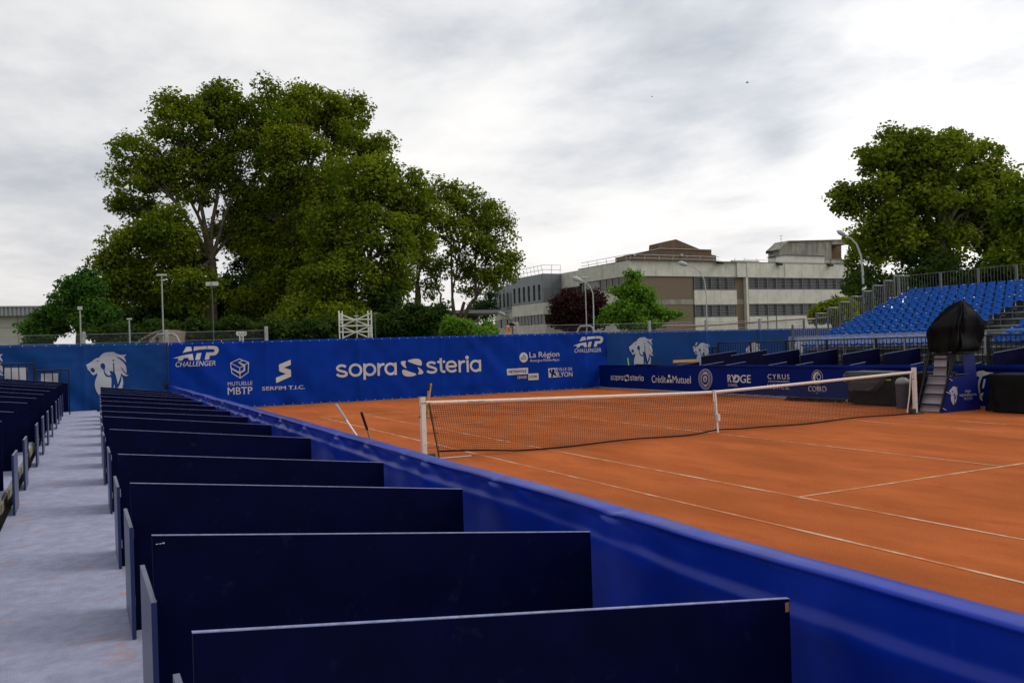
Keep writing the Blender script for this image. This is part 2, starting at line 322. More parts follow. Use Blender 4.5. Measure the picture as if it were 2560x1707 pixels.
for k, y in enumerate(near_Y):
    xa = -5.43 + max(0, y)*.018 + (0.02 if y > -5 else 0); za = 1.19 if k < 6 else 1.155
    root = empty('box_partition', (0, 0, 0), f'{ordn[k]} navy partition board from the camera in the row against the barrier', 'partition', 'navy partitions between walkway and barrier')
    d = divider(xa, za, -3.05, .9, y, WZ-.02, parent=root)
    if k > 3: za += 0
    n = flap_near_end[k] if k < 4 else y-.16
    ln = .78
    ztop = .93 + random.uniform(-.012, .012)
    fx = xa+.0
    f = MB().box(fx-.022, fx, n, n+ln, WZ+.004, ztop).build('end_panel', M['flap'], root)
    MB().box(fx-.023, fx+.001, n-.002, n, WZ+.004, ztop-.002).build('panel_edge', M['navy_edge'], f)
    # inner face plain navy, without the sky tint of the aisle face
    MB().box(fx, fx+.002, n, n+ln, WZ+.006, ztop-.002).build('inner_face', M['navy'], f)
    h = MB()
    for hz in (.38, .82): h.tube([(fx+.006, y-.004, hz), (fx+.006, y-.004, hz+.07)], .006, 6)
    h.build('hinge', M['galv'], d)
    if k in (1,):
        # paint chips and screw heads at the corner of the nearest boards
        c = MB()
        for q in range(3):
            cx, cz = xa+.015+q*.014, za-.045
            c.box(cx, cx+.010, y-.002, y-.0005, cz, cz+.003+.002*(q == 2))
        c.build('paint_chip', M['print'], d)
    if k == 0: MB().box(-3.075, -3.055, y-.002, y-.0005, .845, .885).build('rust_chip', M['rust'], d)
# left row: raised floor, boards
PX0, PX1, PZ = -9.6, -6.56, .43
plat = empty('stand_platform', (0, 0, 0), 'raised plywood platform on timber joists left of the walkway', 'platform')
y = -8.0; k = 0
while y < 17.2:
    MB().box(PX0, PX1, y+.012, y+1.22, PZ-.02, PZ).build('floor_board', M['carpet'], plat)
    MB().box(PX1-.02, PX1+.03, y+.01, y+.93, PZ-.13, PZ-.022).build('timber_edge', M['timber'], plat)
    MB().box(PX1-.03, PX1+.02, y+.95, y+1.19, PZ-.125, PZ-.0225).build('timber_end', M['grey_wood'], plat)
    for xx in (-9.2, -7.9, -6.75): MB().box(xx, xx+.08, y+.5, y+.58, 0.01, PZ-.14).build('leg', M['galv_dark'], plat)
    y += 1.23
left_rows = [(-6.50, -6.2), (-6.50, -2.05), (-6.58, .1), (-6.54, 2.95), (-6.48, 4.97), (-6.42, 7.0), (-6.36, 9.2), (-6.28, 11.7), (-6.25, 13.7), (-6.20, 15.4), (-6.06, 17.1)]
for k, (xe, y) in enumerate(left_rows):
    root = empty('box_partition', (0, 0, 0), f'{ordn[k]} navy partition board from the camera left of the walkway on the raised platform', 'partition', 'navy partitions left of the walkway')
    xe = min(xe, PX1-.02) if k < 3 else xe
    d = divider(xe, 1.285, -9.0, 1.285+.122*(9.0+xe), y, PZ-.1 if xe > PX1 else PZ, parent=root)
    if k == 0: continue
    fx = -6.44+.012*max(0, y); n = y-.72
    f = MB().box(fx, fx+.022, n, n+.72, WZ+.004, .93+random.uniform(-.01, .01)).build('end_panel', M['flap'], root)
    MB().box(fx-.001, fx+.023, n-.002, n, WZ+.004, .925).build('panel_edge', M['navy_edge'], f)
    MB().box(fx-.002, fx, n, n+.72, WZ+.006, .925).build('inner_face', M['navy'], f)

# ------------------------------------------------------------------ banners
class Plane:
    def __init__(s, p0, p1):
        s.p = np.array([p0[0], p0[1], 0.]); d = np.array([p1[0]-p0[0], p1[1]-p0[1], 0.]); s.d = d/np.linalg.norm(d); s.n = np.array([s.d[1], -s.d[0], 0.])
    def sz(s, px, py):
        r = ray(px, py); t = ((s.p-CAM)@s.n)/(r@s.n); q = CAM+r*t; return float((q-s.p)@s.d), float(q[2])
    def w(s, a, z, off=0.0): q = s.p+s.d*a+s.n*off; return (float(q[0]), float(q[1]), z)
WM = Plane((-2.75, 19.2), (15.3, 18.0))        # end wall, normal towards the court
WS = Plane((15.2, 18.0), (15.2, -18.0)); WS.n = np.array([-1., 0, 0]); 
POSTS = [WM.sz(p_, 870)[0] for p_ in (209, 416, 665, 895, 1104, 1292, 1461, 1623, 1765, 1899)]
def ridge(a): return sum(.028*math.exp(-((a-p_)/.07)**2) for p_ in POSTS)
def wr_main(a, z):
    v = Vector((a, z, 0))
    m = max(0, noise.noise(Vector((a*.35, z*.5, 4)))+.25)
    f = noise.noise(Vector(((a*.8+z*.75)*1.7, (a-z)*.22, 2)))*.10*m
    f += noise.noise(Vector(((a*.8-z*.85)*1.9, (a+z)*.2, 7)))*.09*max(0, noise.noise(Vector((a*.3, 8, 1)))+.15)
    f += noise.noise(Vector((a*2.6, z*.35, 5)))*.02*(1 if z > .2 else .3)
    f += ridge(a)*min(1, z)
    if z < .7: f += noise.noise(Vector((a*1.5, z*2.2, 11)))*.08*(.7-z)
    return f
def wr_left(a, z):
    return ridge(a)+noise.noise(Vector(((a*.7+z*.9)*1.6, (a-z)*.15, 21)))*.12*(1.15-z*.36) + noise.noise(Vector((a*.6, z*5.0, 3)))*.008*z + noise.noise(Vector((a*2.0, z*1.0, 9)))*.01
def wr_side(a, z): return noise.noise(Vector((a*.9+z*.8, z*.8, 31)))*.04 + noise.noise(Vector((a*2.4, z*.5, 35)))*.007
def wr_right(a, z): return ridge(a)+noise.noise(Vector((a*1.1+z*.3, z*.4, 41)))*.03+noise.noise(Vector((a*3, z*.3, 45)))*.008
def sheet(name, pl, a0, a1, z0f, z1f, wr, m, parent, da=.07, nz=26, off=0.0):
    na = max(2, int(abs(a1-a0)/da)); mb = MB()
    for i in range(na+1):
        a = a0+(a1-a0)*i/na; z0, z1 = z0f(a), z1f(a)
        for j in range(nz+1):
            z = z0+(z1-z0)*j/nz; mb.v.append(pl.w(a, z, off+wr(a, z)))
    for i in range(na):
        for j in range(nz): k = i*(nz+1)+j; mb.f.append((k, k+nz+1, k+nz+2, k+1))
    # back skin gives the cloth a thickness
    nv = len(mb.v); back = [tuple(np.array(v)-pl.n*.006) for v in mb.v]; ff = list(mb.f)
    mb.v += back; mb.f += [tuple(nv+q for q in f[::-1]) for f in ff]
    for i in range(na): k = i*(nz+1)+nz; mb.f.append((k, k+nz+1, k+nz+1+nv, k+nv))
    return mb.build(name, m, parent, smooth=True)

def curve_mesh(splines=None, text=None, bold=0.0, shear=0.0, space=1.0):
    """2-D outline (polygons or text) -> (verts, faces)"""
    if text is not None:
        c = bpy.data.curves.new('t', 'FONT'); c.body = text; c.size = 1.0; c.offset = 0.0; c.shear = shear; c.space_character = space; c.resolution_u = 3
    else:
        c = bpy.data.curves.new('t', 'CURVE'); c.dimensions = '2D'; c.fill_mode = 'BOTH'
        for sp in splines:
            s = c.splines.new('POLY'); s.points.add(len(sp)-1); s.use_cyclic_u = True
            for i, p in enumerate(sp): s.points[i].co = (p[0], p[1], 0, 1)
    o = bpy.data.objects.new('t', c); COL.objects.link(o)
    dg = bpy.context.evaluated_depsgraph_get(); me = bpy.data.meshes.new_from_object(o.evaluated_get(dg))
    bpy.data.objects.remove(o); bpy.data.curves.remove(c)
    vs = [tuple(v.co) for v in me.vertices]; fs = [tuple(p.vertices) for p in me.polygons]; bpy.data.meshes.remove(me)
    return vs, fs
def on_cloth(name, vs2, fs, pl, wr, m, parent, off=.013, step=.10):
    """flat print: (a, z) verts laid onto the rippled cloth"""
    bm = bmesh.new(); vv = [bm.verts.new((v[0], v[1], 0)) for v in vs2]
    for f in fs:
        try: bm.faces.new([vv[i] for i in f])
        except ValueError: pass
    if step and vs2:
        for ax in (0, 1):
            lo = min(v[ax] for v in vs2); hi = max(v[ax] for v in vs2); q = math.floor(lo/step)*step+step
            while q < hi:
                pn = (1, 0, 0) if ax == 0 else (0, 1, 0); pc = (q, 0, 0) if ax == 0 else (0, q, 0)
                bmesh.ops.bisect_plane(bm, geom=bm.verts[:]+bm.edges[:]+bm.faces[:], plane_co=pc, plane_no=pn, dist=1e-5); q += step
    for v in bm.verts: a, z = v.co.x, v.co.y; v.co = pl.w(a, z, off+(wr(a, z) if wr else 0))
    bmesh.ops.recalc_face_normals(bm, faces=bm.faces[:])
    me = bpy.data.meshes.new(name); bm.to_mesh(me); bm.free(); me.materials.append(m)
    o = bpy.data.objects.new(name, me); COL.objects.link(o); o.parent = parent; return o
FLAT = lambda a, z: 0.0
def lettering(txt, pl, wr, x0, yb0, x1, yb1, hpx, m, parent, bold=0.0, shear=0.0, space=1.0, off=.009, desc=0.0, step=.16, name='lettering'):
    """text fitted between two baseline points (sighted), letter height in sighted pixels at the left end"""
    a0, z0 = pl.sz(x0, yb0); a1, z1 = pl.sz(x1, yb1); _, zt = pl.sz(x0, yb0-hpx)
    vs, fs = curve_mesh(text=txt, bold=bold, shear=shear, space=space)
    xs_ = [v[0] for v in vs]; lo, hi = min(xs_), max(xs_); top = max(v[1] for v in vs); bot = 0.0
    H = zt-z0
    out = []
    for v in vs:
        t = (v[0]-lo)/(hi-lo); a = a0+(a1-a0)*t; z = z0+(z1-z0)*t+(v[1]-bot)/(top-bot)*H; out.append((a, z))
    if bold > .008:      # heavier weights: the letter printed again a hair to the side
        d = bold*H*.75
        on_cloth(name, [(p[0]+d, p[1]+d*.3) for p in out], fs, pl, wr, m, parent, off+.002, step)
        out = [(p[0]-d, p[1]-d*.3) for p in out]
    return on_cloth(name, out, fs, pl, wr, m, parent, off, step)
def emblem(polys, pl, wr, conv, m, parent, off=.013, step=.10, name='logo'):
    """polygons in sighted picture units; conv -> source pixels"""
    sp = [[pl.sz(*conv(*p)) for p in poly] for poly in polys]
    vs, fs = curve_mesh(splines=sp); return on_cloth(name, [(v[0], v[1]) for v in vs], fs, pl, wr, m, parent, off, step)
def strokes(lines, w, pl, wr, conv, m, parent, off=.013, name='logo'):
    vs, fs = [], []
    for ln in lines:
        P = [pl.sz(*conv(*p)) for p in ln]
        for (a, b), (c, d) in zip(P[:-1], P[1:]):
            L = math.hypot(c-a, d-b) or 1e-6; nx_, ny_ = -(d-b)/L*w/2, (c-a)/L*w/2; k = len(vs); ex, ey = (c-a)/L*w*.3, (d-b)/L*w*.3
            vs += [(a-ex+nx_, b-ey+ny_), (c+ex+nx_, d+ey+ny_), (c+ex-nx_, d+ey-ny_), (a-ex-nx_, b-ey-ny_)]; fs.append((k, k+3, k+2, k+1))
    return on_cloth(name, vs, fs, pl, wr, m, parent, off, .2)
def smoothpoly(p, it=2):
    for _ in range(it):
        q = []
        for i in range(len(p)):
            a, b = p[i], p[(i+1) % len(p)]
            q += [(a[0]*.75+b[0]*.25, a[1]*.75+b[1]*.25), (a[0]*.25+b[0]*.75, a[1]*.25+b[1]*.75)]
        p = q
    return p
def circ(cx, cy, r, n=24, ry=None): return [(cx+r*math.cos(2*math.pi*i/n), cy+(ry or r)*math.sin(2*math.pi*i/n)) for i in range(n)]

def eyelets(pl, wr, a0, a1, zf, parent, step=.36, zoff=-.05):
    mb = MB(); a = a0+.1; sg = 1 if a1 > a0 else -1
    while a*sg < a1*sg:
        z = zf(a)+zoff; c = pl.w(a, z, .012+wr(a, z)); t = pl.w(a, z, .03+wr(a, z)); mb.tube([c, t], .016, 7); a += step*sg
    return mb.build('eyelets', M['eyelet'], parent, kind='stuff')

# heights of the wall top, sighted
def lin(p0, p1): return lambda a: p0[1]+(p1[1]-p0[1])*(a-p0[0])/(p1[0]-p0[0])
tl = lin(WM.sz(0, 863), WM.sz(408, 856.5)); tm = lin(WM.sz(422, 857), WM.sz(1514, 830)); trr = lin(WM.sz(1515, 830), WM.sz(1980, 820.8))
aseam = WM.sz(421, 857)[0]; aend = WM.sz(1515, 830)[0]
ban_l = empty('banner', (0, 0, 0), 'mid blue lion banner with diagonal creases at the end of the walkway', 'banner')
sheet('cloth', WM, -14, aseam, lambda a: .0, lambda a: tl(a)+.004*math.sin(a*8.7), wr_left, M['banner_sky'], ban_l)
eyelets(WM, wr_left, -13.8, aseam, tl, ban_l)
ban_m = empty('banner', (0, 0, 0), 'long royal blue sponsor banner with large sopra steria lettering on the end wall', 'banner')
sheet('cloth', WM, aseam+.01, aend, lambda a: .015+.02*abs(math.sin(a*4.3)), lambda a: tm(a)+.006*math.sin(a*8.7), wr_main, M['banner'], ban_m, nz=28)
eyelets(WM, wr_main, aseam, aend, tm, ban_m)
eyelets(WM, wr_main, aseam, aend, lambda a: .11, ban_m)
mb = MB(); mb.tube([WM.w(aseam+.3+i*.5, .012+.006*math.sin(i*1.3), .05+.03*math.sin(i*2.1)) for i in range(36)], .012, 5); mb.build('ground_rope', M['grey_wood'], ban_m)
mb = MB()
for i in range(14): mb.tube([WM.w(aend-.9+.07*i, .03+.02*(i % 3), .15+.1*math.sin(i*1.9)), WM.w(aend-.75+.07*i, .04+.12*(i/14), .12+.1*math.cos(i*2.3))], .012, 5)
mb.build('rope_tangle', M['grey_wood'], ban_m)
ban_r = empty('banner', (0, 0, 0), 'mid blue lion banner on the end wall right of the sponsor banner', 'banner')
sheet('cloth', WM, aend+.01, 37.5, lambda a: .0, lambda a: trr(a)+.004*math.sin(a*8.7), wr_right, M['banner_sky'], ban_r)
eyelets(WM, wr_right, aend, 37, trr, ban_r)
# backing wall the cloths hang on
bk = MB(); 
for a0_, a1_ in ((-14, 37.5),):
    p = [WM.w(a0_, 0, -.16), WM.w(a1_, 0, -.16), WM.w(a1_, 0, -.2), WM.w(a0_, 0, -.2)]
    bk.poly([(q[0], q[1], z) for z in (0, 2.42) for q in p], [(0, 1, 5, 4), (1, 2, 6, 5), (2, 3, 7, 6), (3, 0, 4, 7), (4, 5, 6, 7)])
bk.build('end_wall', M['deck'], label='low dark retaining wall hidden behind the blue banners', cat='wall')

# --- lion emblem
LION_MAIN = [(125, 510), (210, 455), (300, 400), (350, 355), (410, 315), (460, 297), (515, 288), (540, 250), (580, 205), (650, 155), (720, 132), (800, 122), (900, 115), (970, 122), (1025, 138), (965, 150), (1050, 165), (1120, 190), (1190, 205), (1280, 203), (1335, 180), (1310, 230), (1262, 272), (1295, 320), (1325, 380), (1330, 435), (1280, 385), (1230, 340), (1160, 295), (1080, 268), (1000, 268),
 (1080, 300), (1150, 345), (1220, 400), (1270, 455), (1310, 520), (1338, 600), (1345, 680), (1330, 765), (1270, 690), (1215, 615), (1165, 545), (1190, 620), (1235, 690), (1290, 765), (1350, 805), (1415, 828), (1330, 842), (1260, 830), (1210, 795), (1180, 745), (1168, 840), (1140, 930), (1105, 1020), (1078, 1085),
 (1068, 1010), (1045, 930), (1025, 840), (1005, 780), (985, 735), (975, 600), (972, 480), (958, 425), (932, 465), (940, 600), (940, 690), (925, 720), (915, 700), (885, 682), (858, 688), (842, 712), (842, 745), (862, 778), (885, 795), (840, 812), (785, 832), (735, 775), (690, 725), (678, 660), (700, 580), (698, 520), (675, 475), (635, 452), (595, 458), (565, 490), (555, 535), (568, 585), (600, 620), (648, 648), (665, 760), (700, 820), (745, 868), (800, 872), (865, 868), (890, 930), (885, 1100), (888, 1250), (872, 1400), (835, 1560), (785, 1720), (700, 1620), (620, 1530), (530, 1440), (450, 1320), (402, 1200), (385, 1090), (400, 980), (440, 880), (465, 800), (450, 745), (400, 790), (345, 815), (300, 790), (270, 735), (225, 690), (175, 650), (155, 580)]
LION_HOLES = [smoothpoly([(250, 640), (280, 600), (330, 595), (375, 630), (392, 690), (365, 745), (320, 738), (300, 712), (270, 700)], 1), [(435, 405), (470, 375), (525, 365), (485, 398), (450, 412)], circ(942, 370, 27, 12)]
LION_SLIVER = [(1195, 820), (1230, 920), (1245, 1050), (1215, 1215), (1150, 1340), (1050, 1470), (900, 1620), (985, 1420), (1055, 1240), (1130, 1120), (1175, 1000), (1190, 900)]
LION_LEG = [(975, 1085), (990, 1150), (975, 1330), (930, 1450), (940, 1260)]
LION = [LION_MAIN]+LION_HOLES+[LION_SLIVER, LION_LEG]
lion_conv = lambda x, y: (205+x/12.06, 870+y/12.06)
emblem(LION, WM, wr_left, lion_conv, M['print_mauve'], ban_l)
lion_L = lambda x, y: (-104+x/12.06+.0*y, 869+y/12.06)
emblem(LION, WM, wr_left, lion_L, M['print_mauve'], ban_l)
# the same emblem on the right-hand banner: (248..740, 100..655) in a 7.84x view of (1540,830)
def lion_R(x, y): return (1540+(248+(x-125)*.381)/7.84, 830+(100+(y-115)*.4935)/7.84)
emblem(LION, WM, wr_right, lion_R, M['print_mauve'], ban_r)
def lion_R2(x, y): return (1540+(1515+(x-125)*.245)/7.84, 830+(210+(y-115)*.33)/7.84)
emblem(LION, WM, wr_right, lion_R2, M['print_mauve'], ban_r)
emblem([[(1520, 325), (1545, 300), (1530, 270), (1500, 300)], [(1550, 275), (1580, 250), (1600, 195), (1560, 215)], [(1640, 270), (1650, 235), (1625, 230)], [(1810, 290), (1835, 270), (1825, 245)]], WM, wr_right, lambda x, y: (1540+x/7.84, 830+y/7.84), M['print_mauve'], ban_r)
def lion_R3(x, y): return (1700+(640+(x-125)*.115)/3.92, 560+(1160+(y-115)*.165)/3.92)
emblem(LION, WM, wr_right, lion_R3, M['print_mauve'], ban_r)
def lion_R4(x, y): return (1920+(195+(x-125)*.085)/3.409, 600+(860+(y-115)*.14)/3.409)
emblem(LION, WM, wr_right, lion_R4, M['print_mauve'], ban_r)
# pale boards printed behind the left railing
emblem([[(90, 545), (530, 538), (530, 790), (90, 760)]], WM, wr_left, lambda x, y: (x/7.84, 850+y/7.84), M['print_mauve'], ban_l, name='pale_panel')
emblem([[(800, 658), (1140, 650), (1140, 840), (800, 820)]], WM, wr_left, lambda x, y: (x/7.84, 850+y/7.84), M['print_mauve'], ban_l, name='pale_panel')

# --- ATP logo etc. (views of the photograph used only to read off shape coordinates)
v2 = lambda x, y: (425+x/6.72, 850+y/6.72)
ATP = [[(275, 112), (355, 112), (370, 182), (290, 195), (212, 215)],
       [(50, 305), (200, 260), (290, 243), (380, 232), (395, 335), (318, 335), (305, 298), (235, 302), (205, 343), (128, 345), (152, 306)],
       [(405, 110), (620, 100), (610, 152), (500, 160), (395, 180)], [(450, 222), (530, 213), (500, 330), (422, 333)],
       [(632, 98), (740, 97), (785, 108), (812, 138), (818, 170), (805, 212), (775, 245), (740, 258), (670, 262), (655, 325), (582, 328), (608, 208), (725, 205), (748, 192), (750, 165), (725, 152), (622, 152)]]
emblem(ATP, WM, wr_main, v2, M['print'], ban_m)
lettering('CHALLENGER', WM, wr_main, *v2(95, 452), *v2(765, 424), 84/6.72, M['print'], ban_m, bold=.012, shear=.22)
v4 = lambda x, y: (1255+x/8.711, 830+y/8.711)
atpR = lambda x, y: v4(1548+(x-50)*.845, 88+(y-97)*1.0+(.0))
emblem(ATP, WM, wr_main, atpR, M['print'], ban_m)
lettering('CHALLENGER', WM, wr_main, *v4(1578, 450), *v4(2155, 432), 86/8.711, M['print'], ban_m, bold=.012, shear=.22)
strokes([[(1018, 385), (1168, 315), (1225, 342), (1150, 378), (1252, 415), (1320, 378), (1235, 342)], [(1018, 385), (1170, 465), (1240, 428), (1175, 398)], [(1252, 415), (1255, 510), (1175, 555)], [(1240, 428), (1242, 500), (1172, 545), (1170, 465)], [(1018, 385), (1025, 468), (1172, 545)], [(1030, 480), (1175, 562), (1178, 638), (1040, 555), (1030, 480)], [(1178, 638), (1312, 542), (1320, 378)]], .028, WM, wr_main, v2, M['print'], ban_m)
lettering('MUTUELLE', WM, wr_main, *v2(972, 768), *v2(1385, 750), 62/6.72, M['print'], ban_m, bold=-.004)
lettering('MBTP', WM, wr_main, *v2(972, 918), *v2(1385, 902), 120/6.72, M['print'], ban_m, bold=.02)
emblem([[(1835, 408), (2025, 330), (2027, 415), (1912, 462), (2030, 500), (2034, 610), (1782, 720), (1778, 632), (1950, 565), (1845, 528), (1832, 510), (1828, 425)]], WM, wr_main, v2, M['print'], ban_m)
lettering('SERFIM T.I.C.', WM, wr_main, *v2(1550, 846), *v2(2270, 818), 62/6.72, M['print'], ban_m, bold=.035)
v3 = lambda x, y: (830+x/6.189, 870+y/6.189)
lettering('sopra', WM, wr_main, *v3(60, 448), *v3(1005, 412), 0, M['print'], ban_m) if False else None
def xtext(txt, bl, br, xh, pl, wr, conv, m, parent, bold, ratio=1.0, scale=None, shear=0.0, space=1.0):
    """text fitted by x-height between two baseline points"""
    a0, z0 = pl.sz(*conv(*bl)); a1, z1 = pl.sz(*conv(*br)); zt = pl.sz(*conv(bl[0], bl[1]-xh))[1]
    vs, fs = curve_mesh(text=txt, bold=bold, shear=shear, space=space)
    xv, _ = curve_mesh(text='x', bold=bold); X = max(v[1] for v in xv)
    lo, hi = min(v[0] for v in vs), max(v[0] for v in vs)
    out = [(a0+(a1-a0)*(v[0]-lo)/(hi-lo), z0+(z1-z0)*(v[0]-lo)/(hi-lo)+v[1]/X*(zt-z0)) for v in vs]
    return on_cloth('lettering', out, fs, pl, wr, m, parent)
def ribbon(pts, w, pl, wr, conv, m, parent, off, closed=False, soft=2):
    for _ in range(soft):
        q = [] if closed else [pts[0]]
        for i in range(len(pts)-(0 if closed else 1)):
            a, b = pts[i], pts[(i+1) % len(pts)]; q += [(a[0]*.75+b[0]*.25, a[1]*.75+b[1]*.25), (a[0]*.25+b[0]*.75, a[1]*.25+b[1]*.75)]
        if not closed: q.append(pts[-1])
        pts = q
    P = [pl.sz(*conv(*p)) for p in pts]; n = len(P); vs = []
    for i in range(n):
        a = P[i-1] if (closed or i > 0) else P[i]; b = P[(i+1) % n] if (closed or i < n-1) else P[i]
        dx, dy = b[0]-a[0], b[1]-a[1]; L = math.hypot(dx, dy) or 1e-6
        vs += [(P[i][0]-dy/L*w/2, P[i][1]+dx/L*w/2), (P[i][0]+dy/L*w/2, P[i][1]-dx/L*w/2)]
    fs = [(2*i, 2*i+1, (2*i+3) % (2*n), (2*i+2) % (2*n)) for i in range(n if closed else n-1)]
    return on_cloth('lettering', vs, fs, pl, wr, m, parent, off, 0)
def ell(cx, cy, rx, ry): return circ(cx, cy, rx, 20, ry)
def wordmark(pl, wr, conv1, conv2, m, parent, o=.013):
    """the two lower-case words of the title sponsor, letter by letter"""
    a, b = pl.sz(*conv1(362, 240)), pl.sz(*conv1(362, 440)); w = abs(a[1]-b[1])*.19
    G1 = [([(212, 290), (180, 272), (140, 268), (100, 280), (78, 305), (85, 335), (120, 350), (165, 362), (205, 372), (228, 392), (222, 418), (185, 434), (140, 434), (100, 425), (75, 402)], 0),
          (ell(362, 340, 87, 84), 1), ([(500, 238), (505, 488)], 0), (ell(583, 333, 80, 81), 1), ([(713, 233), (720, 426)], 0), ([(718, 325), (728, 285), (755, 256), (808, 247)], 0),
          (ell(905, 322, 80, 80), 1), ([(980, 225), (986, 415)], 0)]
    G2 = [([(1598, 238), (1560, 222), (1515, 220), (1478, 238), (1474, 268), (1510, 288), (1560, 300), (1605, 318), (1612, 350), (1580, 374), (1530, 378), (1490, 368), (1470, 352)], 0),
          ([(1678, 155), (1684, 335), (1700, 362), (1752, 364)], 0), ([(1628, 215), (1748, 210)], 0),
          ([(1780, 287), (1918, 281)], 0), ([(1918, 283), (1905, 235), (1870, 210), (1830, 208), (1790, 225), (1772, 265), (1775, 310), (1800, 345), (1845, 362), (1890, 355), (1918, 332)], 0),
          ([(1968, 190), (1975, 375)], 0), ([(1973, 275), (1985, 235), (2010, 212), (2056, 206)], 0), ([(2093, 185), (2100, 370)], 0), (ell(2088, 145, 10, 10), 1),
          (ell(2220, 274, 76, 78), 1), ([(2287, 180), (2292, 360)], 0)]
    for G, cv in ((G1, conv1), (G2, conv2)):
        for i, (p, cl) in enumerate(G): ribbon(p, w, pl, wr, cv, m, parent, o+.0015*(i % 3), bool(cl), 2 if len(p) > 2 else 0)
wordmark(WM, wr_main, v3, v3, M['print'], ban_m)
SST = [smoothpoly([(1152, 203), (1210, 175), (1290, 163), (1350, 168), (1380, 195), (1390, 235), (1385, 265), (1365, 272), (1320, 262)], 1),
       smoothpoly([(1150, 203), (1100, 198), (1065, 208), (1062, 235), (1085, 270), (1120, 300), (1160, 315), (1135, 270), (1130, 235)], 1),
       smoothpoly([(1320, 402), (1255, 435), (1185, 442), (1120, 430), (1090, 395), (1082, 350), (1098, 332), (1135, 338), (1200, 365)], 1),
       smoothpoly([(1322, 402), (1375, 406), (1408, 392), (1410, 365), (1385, 330), (1350, 305), (1315, 290), (1342, 330), (1345, 370)], 1)]
emblem(SST, WM, wr_main, v3, M['print'], ban_m)
emblem([circ(468, 552, 92, 28, 108), ], WM, wr_main, v4, M['print'], ban_m)
strokes([[(412, 590), (430, 545), (450, 560), (478, 545), (495, 540)], [(458, 528), (472, 492), (518, 562)], [(438, 590), (522, 584)]], .022, WM, wr_main, v4, M['banner_navy'], ban_m, off=.019)
lettering('La Région', WM, wr_main, *v4(598, 556), *v4(1245, 530), 118/8.711, M['print'], ban_m, bold=.018)
lettering('Auvergne-Rhône-Alpes', WM, wr_main, *v4(608, 650), *v4(1245, 625), 60/8.711, M['print'], ban_m, bold=.0)
emblem([[(103, 800), (563, 775), (568, 912), (112, 940)]], WM, wr_main, v4, M['print'], ban_m)
emblem([[(570, 905), (792, 895), (798, 1035), (572, 1048)]], WM, wr_main, v4, M['print'], ban_m)
lettering('MÉTROPOLE', WM, wr_main, *v4(148, 893), *v4(530, 873), 70/8.711, M['banner_navy'], ban_m, bold=.02, off=.02)
lettering('LYON', WM, wr_main, *v4(600, 1003), *v4(758, 994), 62/8.711, M['banner_navy'], ban_m, bold=.02, off=.02)
lettering('GRAND', WM, wr_main, *v4(330, 1016), *v4(540, 1006), 60/8.711, M['print'], ban_m, bold=.02)
emblem([[(1003, 792), (1202, 780), (1212, 982), (1014, 992)]], WM, wr_main, v4, M['print'], ban_m)
emblem([[(1030, 830), (1060, 800), (1075, 835), (1060, 855), (1085, 870), (1085, 820), (1110, 800), (1140, 815), (1150, 850), (1130, 880), (1160, 900), (1180, 940), (1195, 960), (1150, 955), (1130, 925), (1100, 930), (1120, 960), (1085, 985), (1050, 975), (1075, 950), (1060, 920), (1085, 905), (1050, 895), (1025, 870)], [(1150, 805), (1175, 800), (1192, 840), (1165, 905), (1155, 890), (1178, 840)]], WM, wr_main, v4, M['banner_navy'], ban_m, off=.02)
lettering('VILLE DE', WM, wr_main, *v4(1218, 845), *v4(1528, 833), 66/8.711, M['print'], ban_m, bold=.0)
lettering('LYON', WM, wr_main, *v4(1228, 978), *v4(1532, 965), 105/8.711, M['print'], ban_m, bold=.02)

# --- far side barrier banner
a_end = 17.98-(-16)
zs = lin(WS.sz(1526, 912.8), WS.sz(2536, 911.8))
ban_s = empty('banner', (0, 0, 0), 'low navy sponsor banner along the far side of the court', 'banner')
sheet('cloth', WS, 0, a_end, lambda a: .05, lambda a: zs(a), wr_side, M['banner_navy'], ban_s, nz=12, da=.12)
sb = MB().box(15.13, 15.19, -16, 18.0, 0.0, .055); sb.build('kick_board', M['pale_edge'], ban_s)
tp = MB().prism([(15.19, 1.0), (15.24, 1.0), (15.24, 1.03), (15.19, 1.03)], 'Y', -16, 18.0); tp.build('rail', M['navy'], ban_s)
v5 = lambda x, y: (1510+x/7.84, 910+y/7.84); v6 = lambda x, y: (1780+x/6.72, 910+y/6.72)
def S(txt, bl, br, h, conv, sc, m='print', **k): return lettering(txt, WS, wr_side, *conv(*bl), *conv(*br), h/sc, M[m], ban_s, **k)
wordmark(WS, wr_side, lambda x, y: v5(128+(x-60)*.2646, 308+(x-60)*.0065+(y-448+(x-60)*.038)*.427), lambda x, y: v5(508+(x-1460)*.3184, 318+(x-1460)*.0095+(y-392+(x-1460)*.038)*.44), M['print'], ban_s)
emblem([[(395+(x-1062)*.287, 205+(y-163)*.47+(x-1062)*.01) for x, y in p] for p in SST], WS, wr_side, v5, M['print'], ban_s)
S('Crédit', (935, 360), (1225, 366), 140, v5, 7.84, bold=.015); S('Mutuel', (1355, 368), (1705, 378), 138, v5, 7.84, bold=.02)
emblem([[(1262, 250), (1275, 205), (1300, 205), (1315, 250), (1296, 262), (1290, 300), (1283, 262)], smoothpoly([(1238, 330), (1252, 290), (1285, 305), (1290, 345), (1275, 366), (1245, 366)], 1), smoothpoly([(1296, 345), (1302, 305), (1325, 285), (1342, 330), (1330, 368), (1305, 368)], 1)], WS, wr_side, v5, M['print'], ban_s)
def ring(cx, cy, rx, ry, w, n=40): return [circ(cx, cy, rx, n, ry), circ(cx, cy, rx-w, n, ry-w*ry/rx)]
emblem(ring(1995, 297, 134, 202, 9)+ring(1995, 297, 98, 150, 8)+ring(1995, 297, 78, 122, 12), WS, wr_side, v5, M['print_mauve'], ban_s)
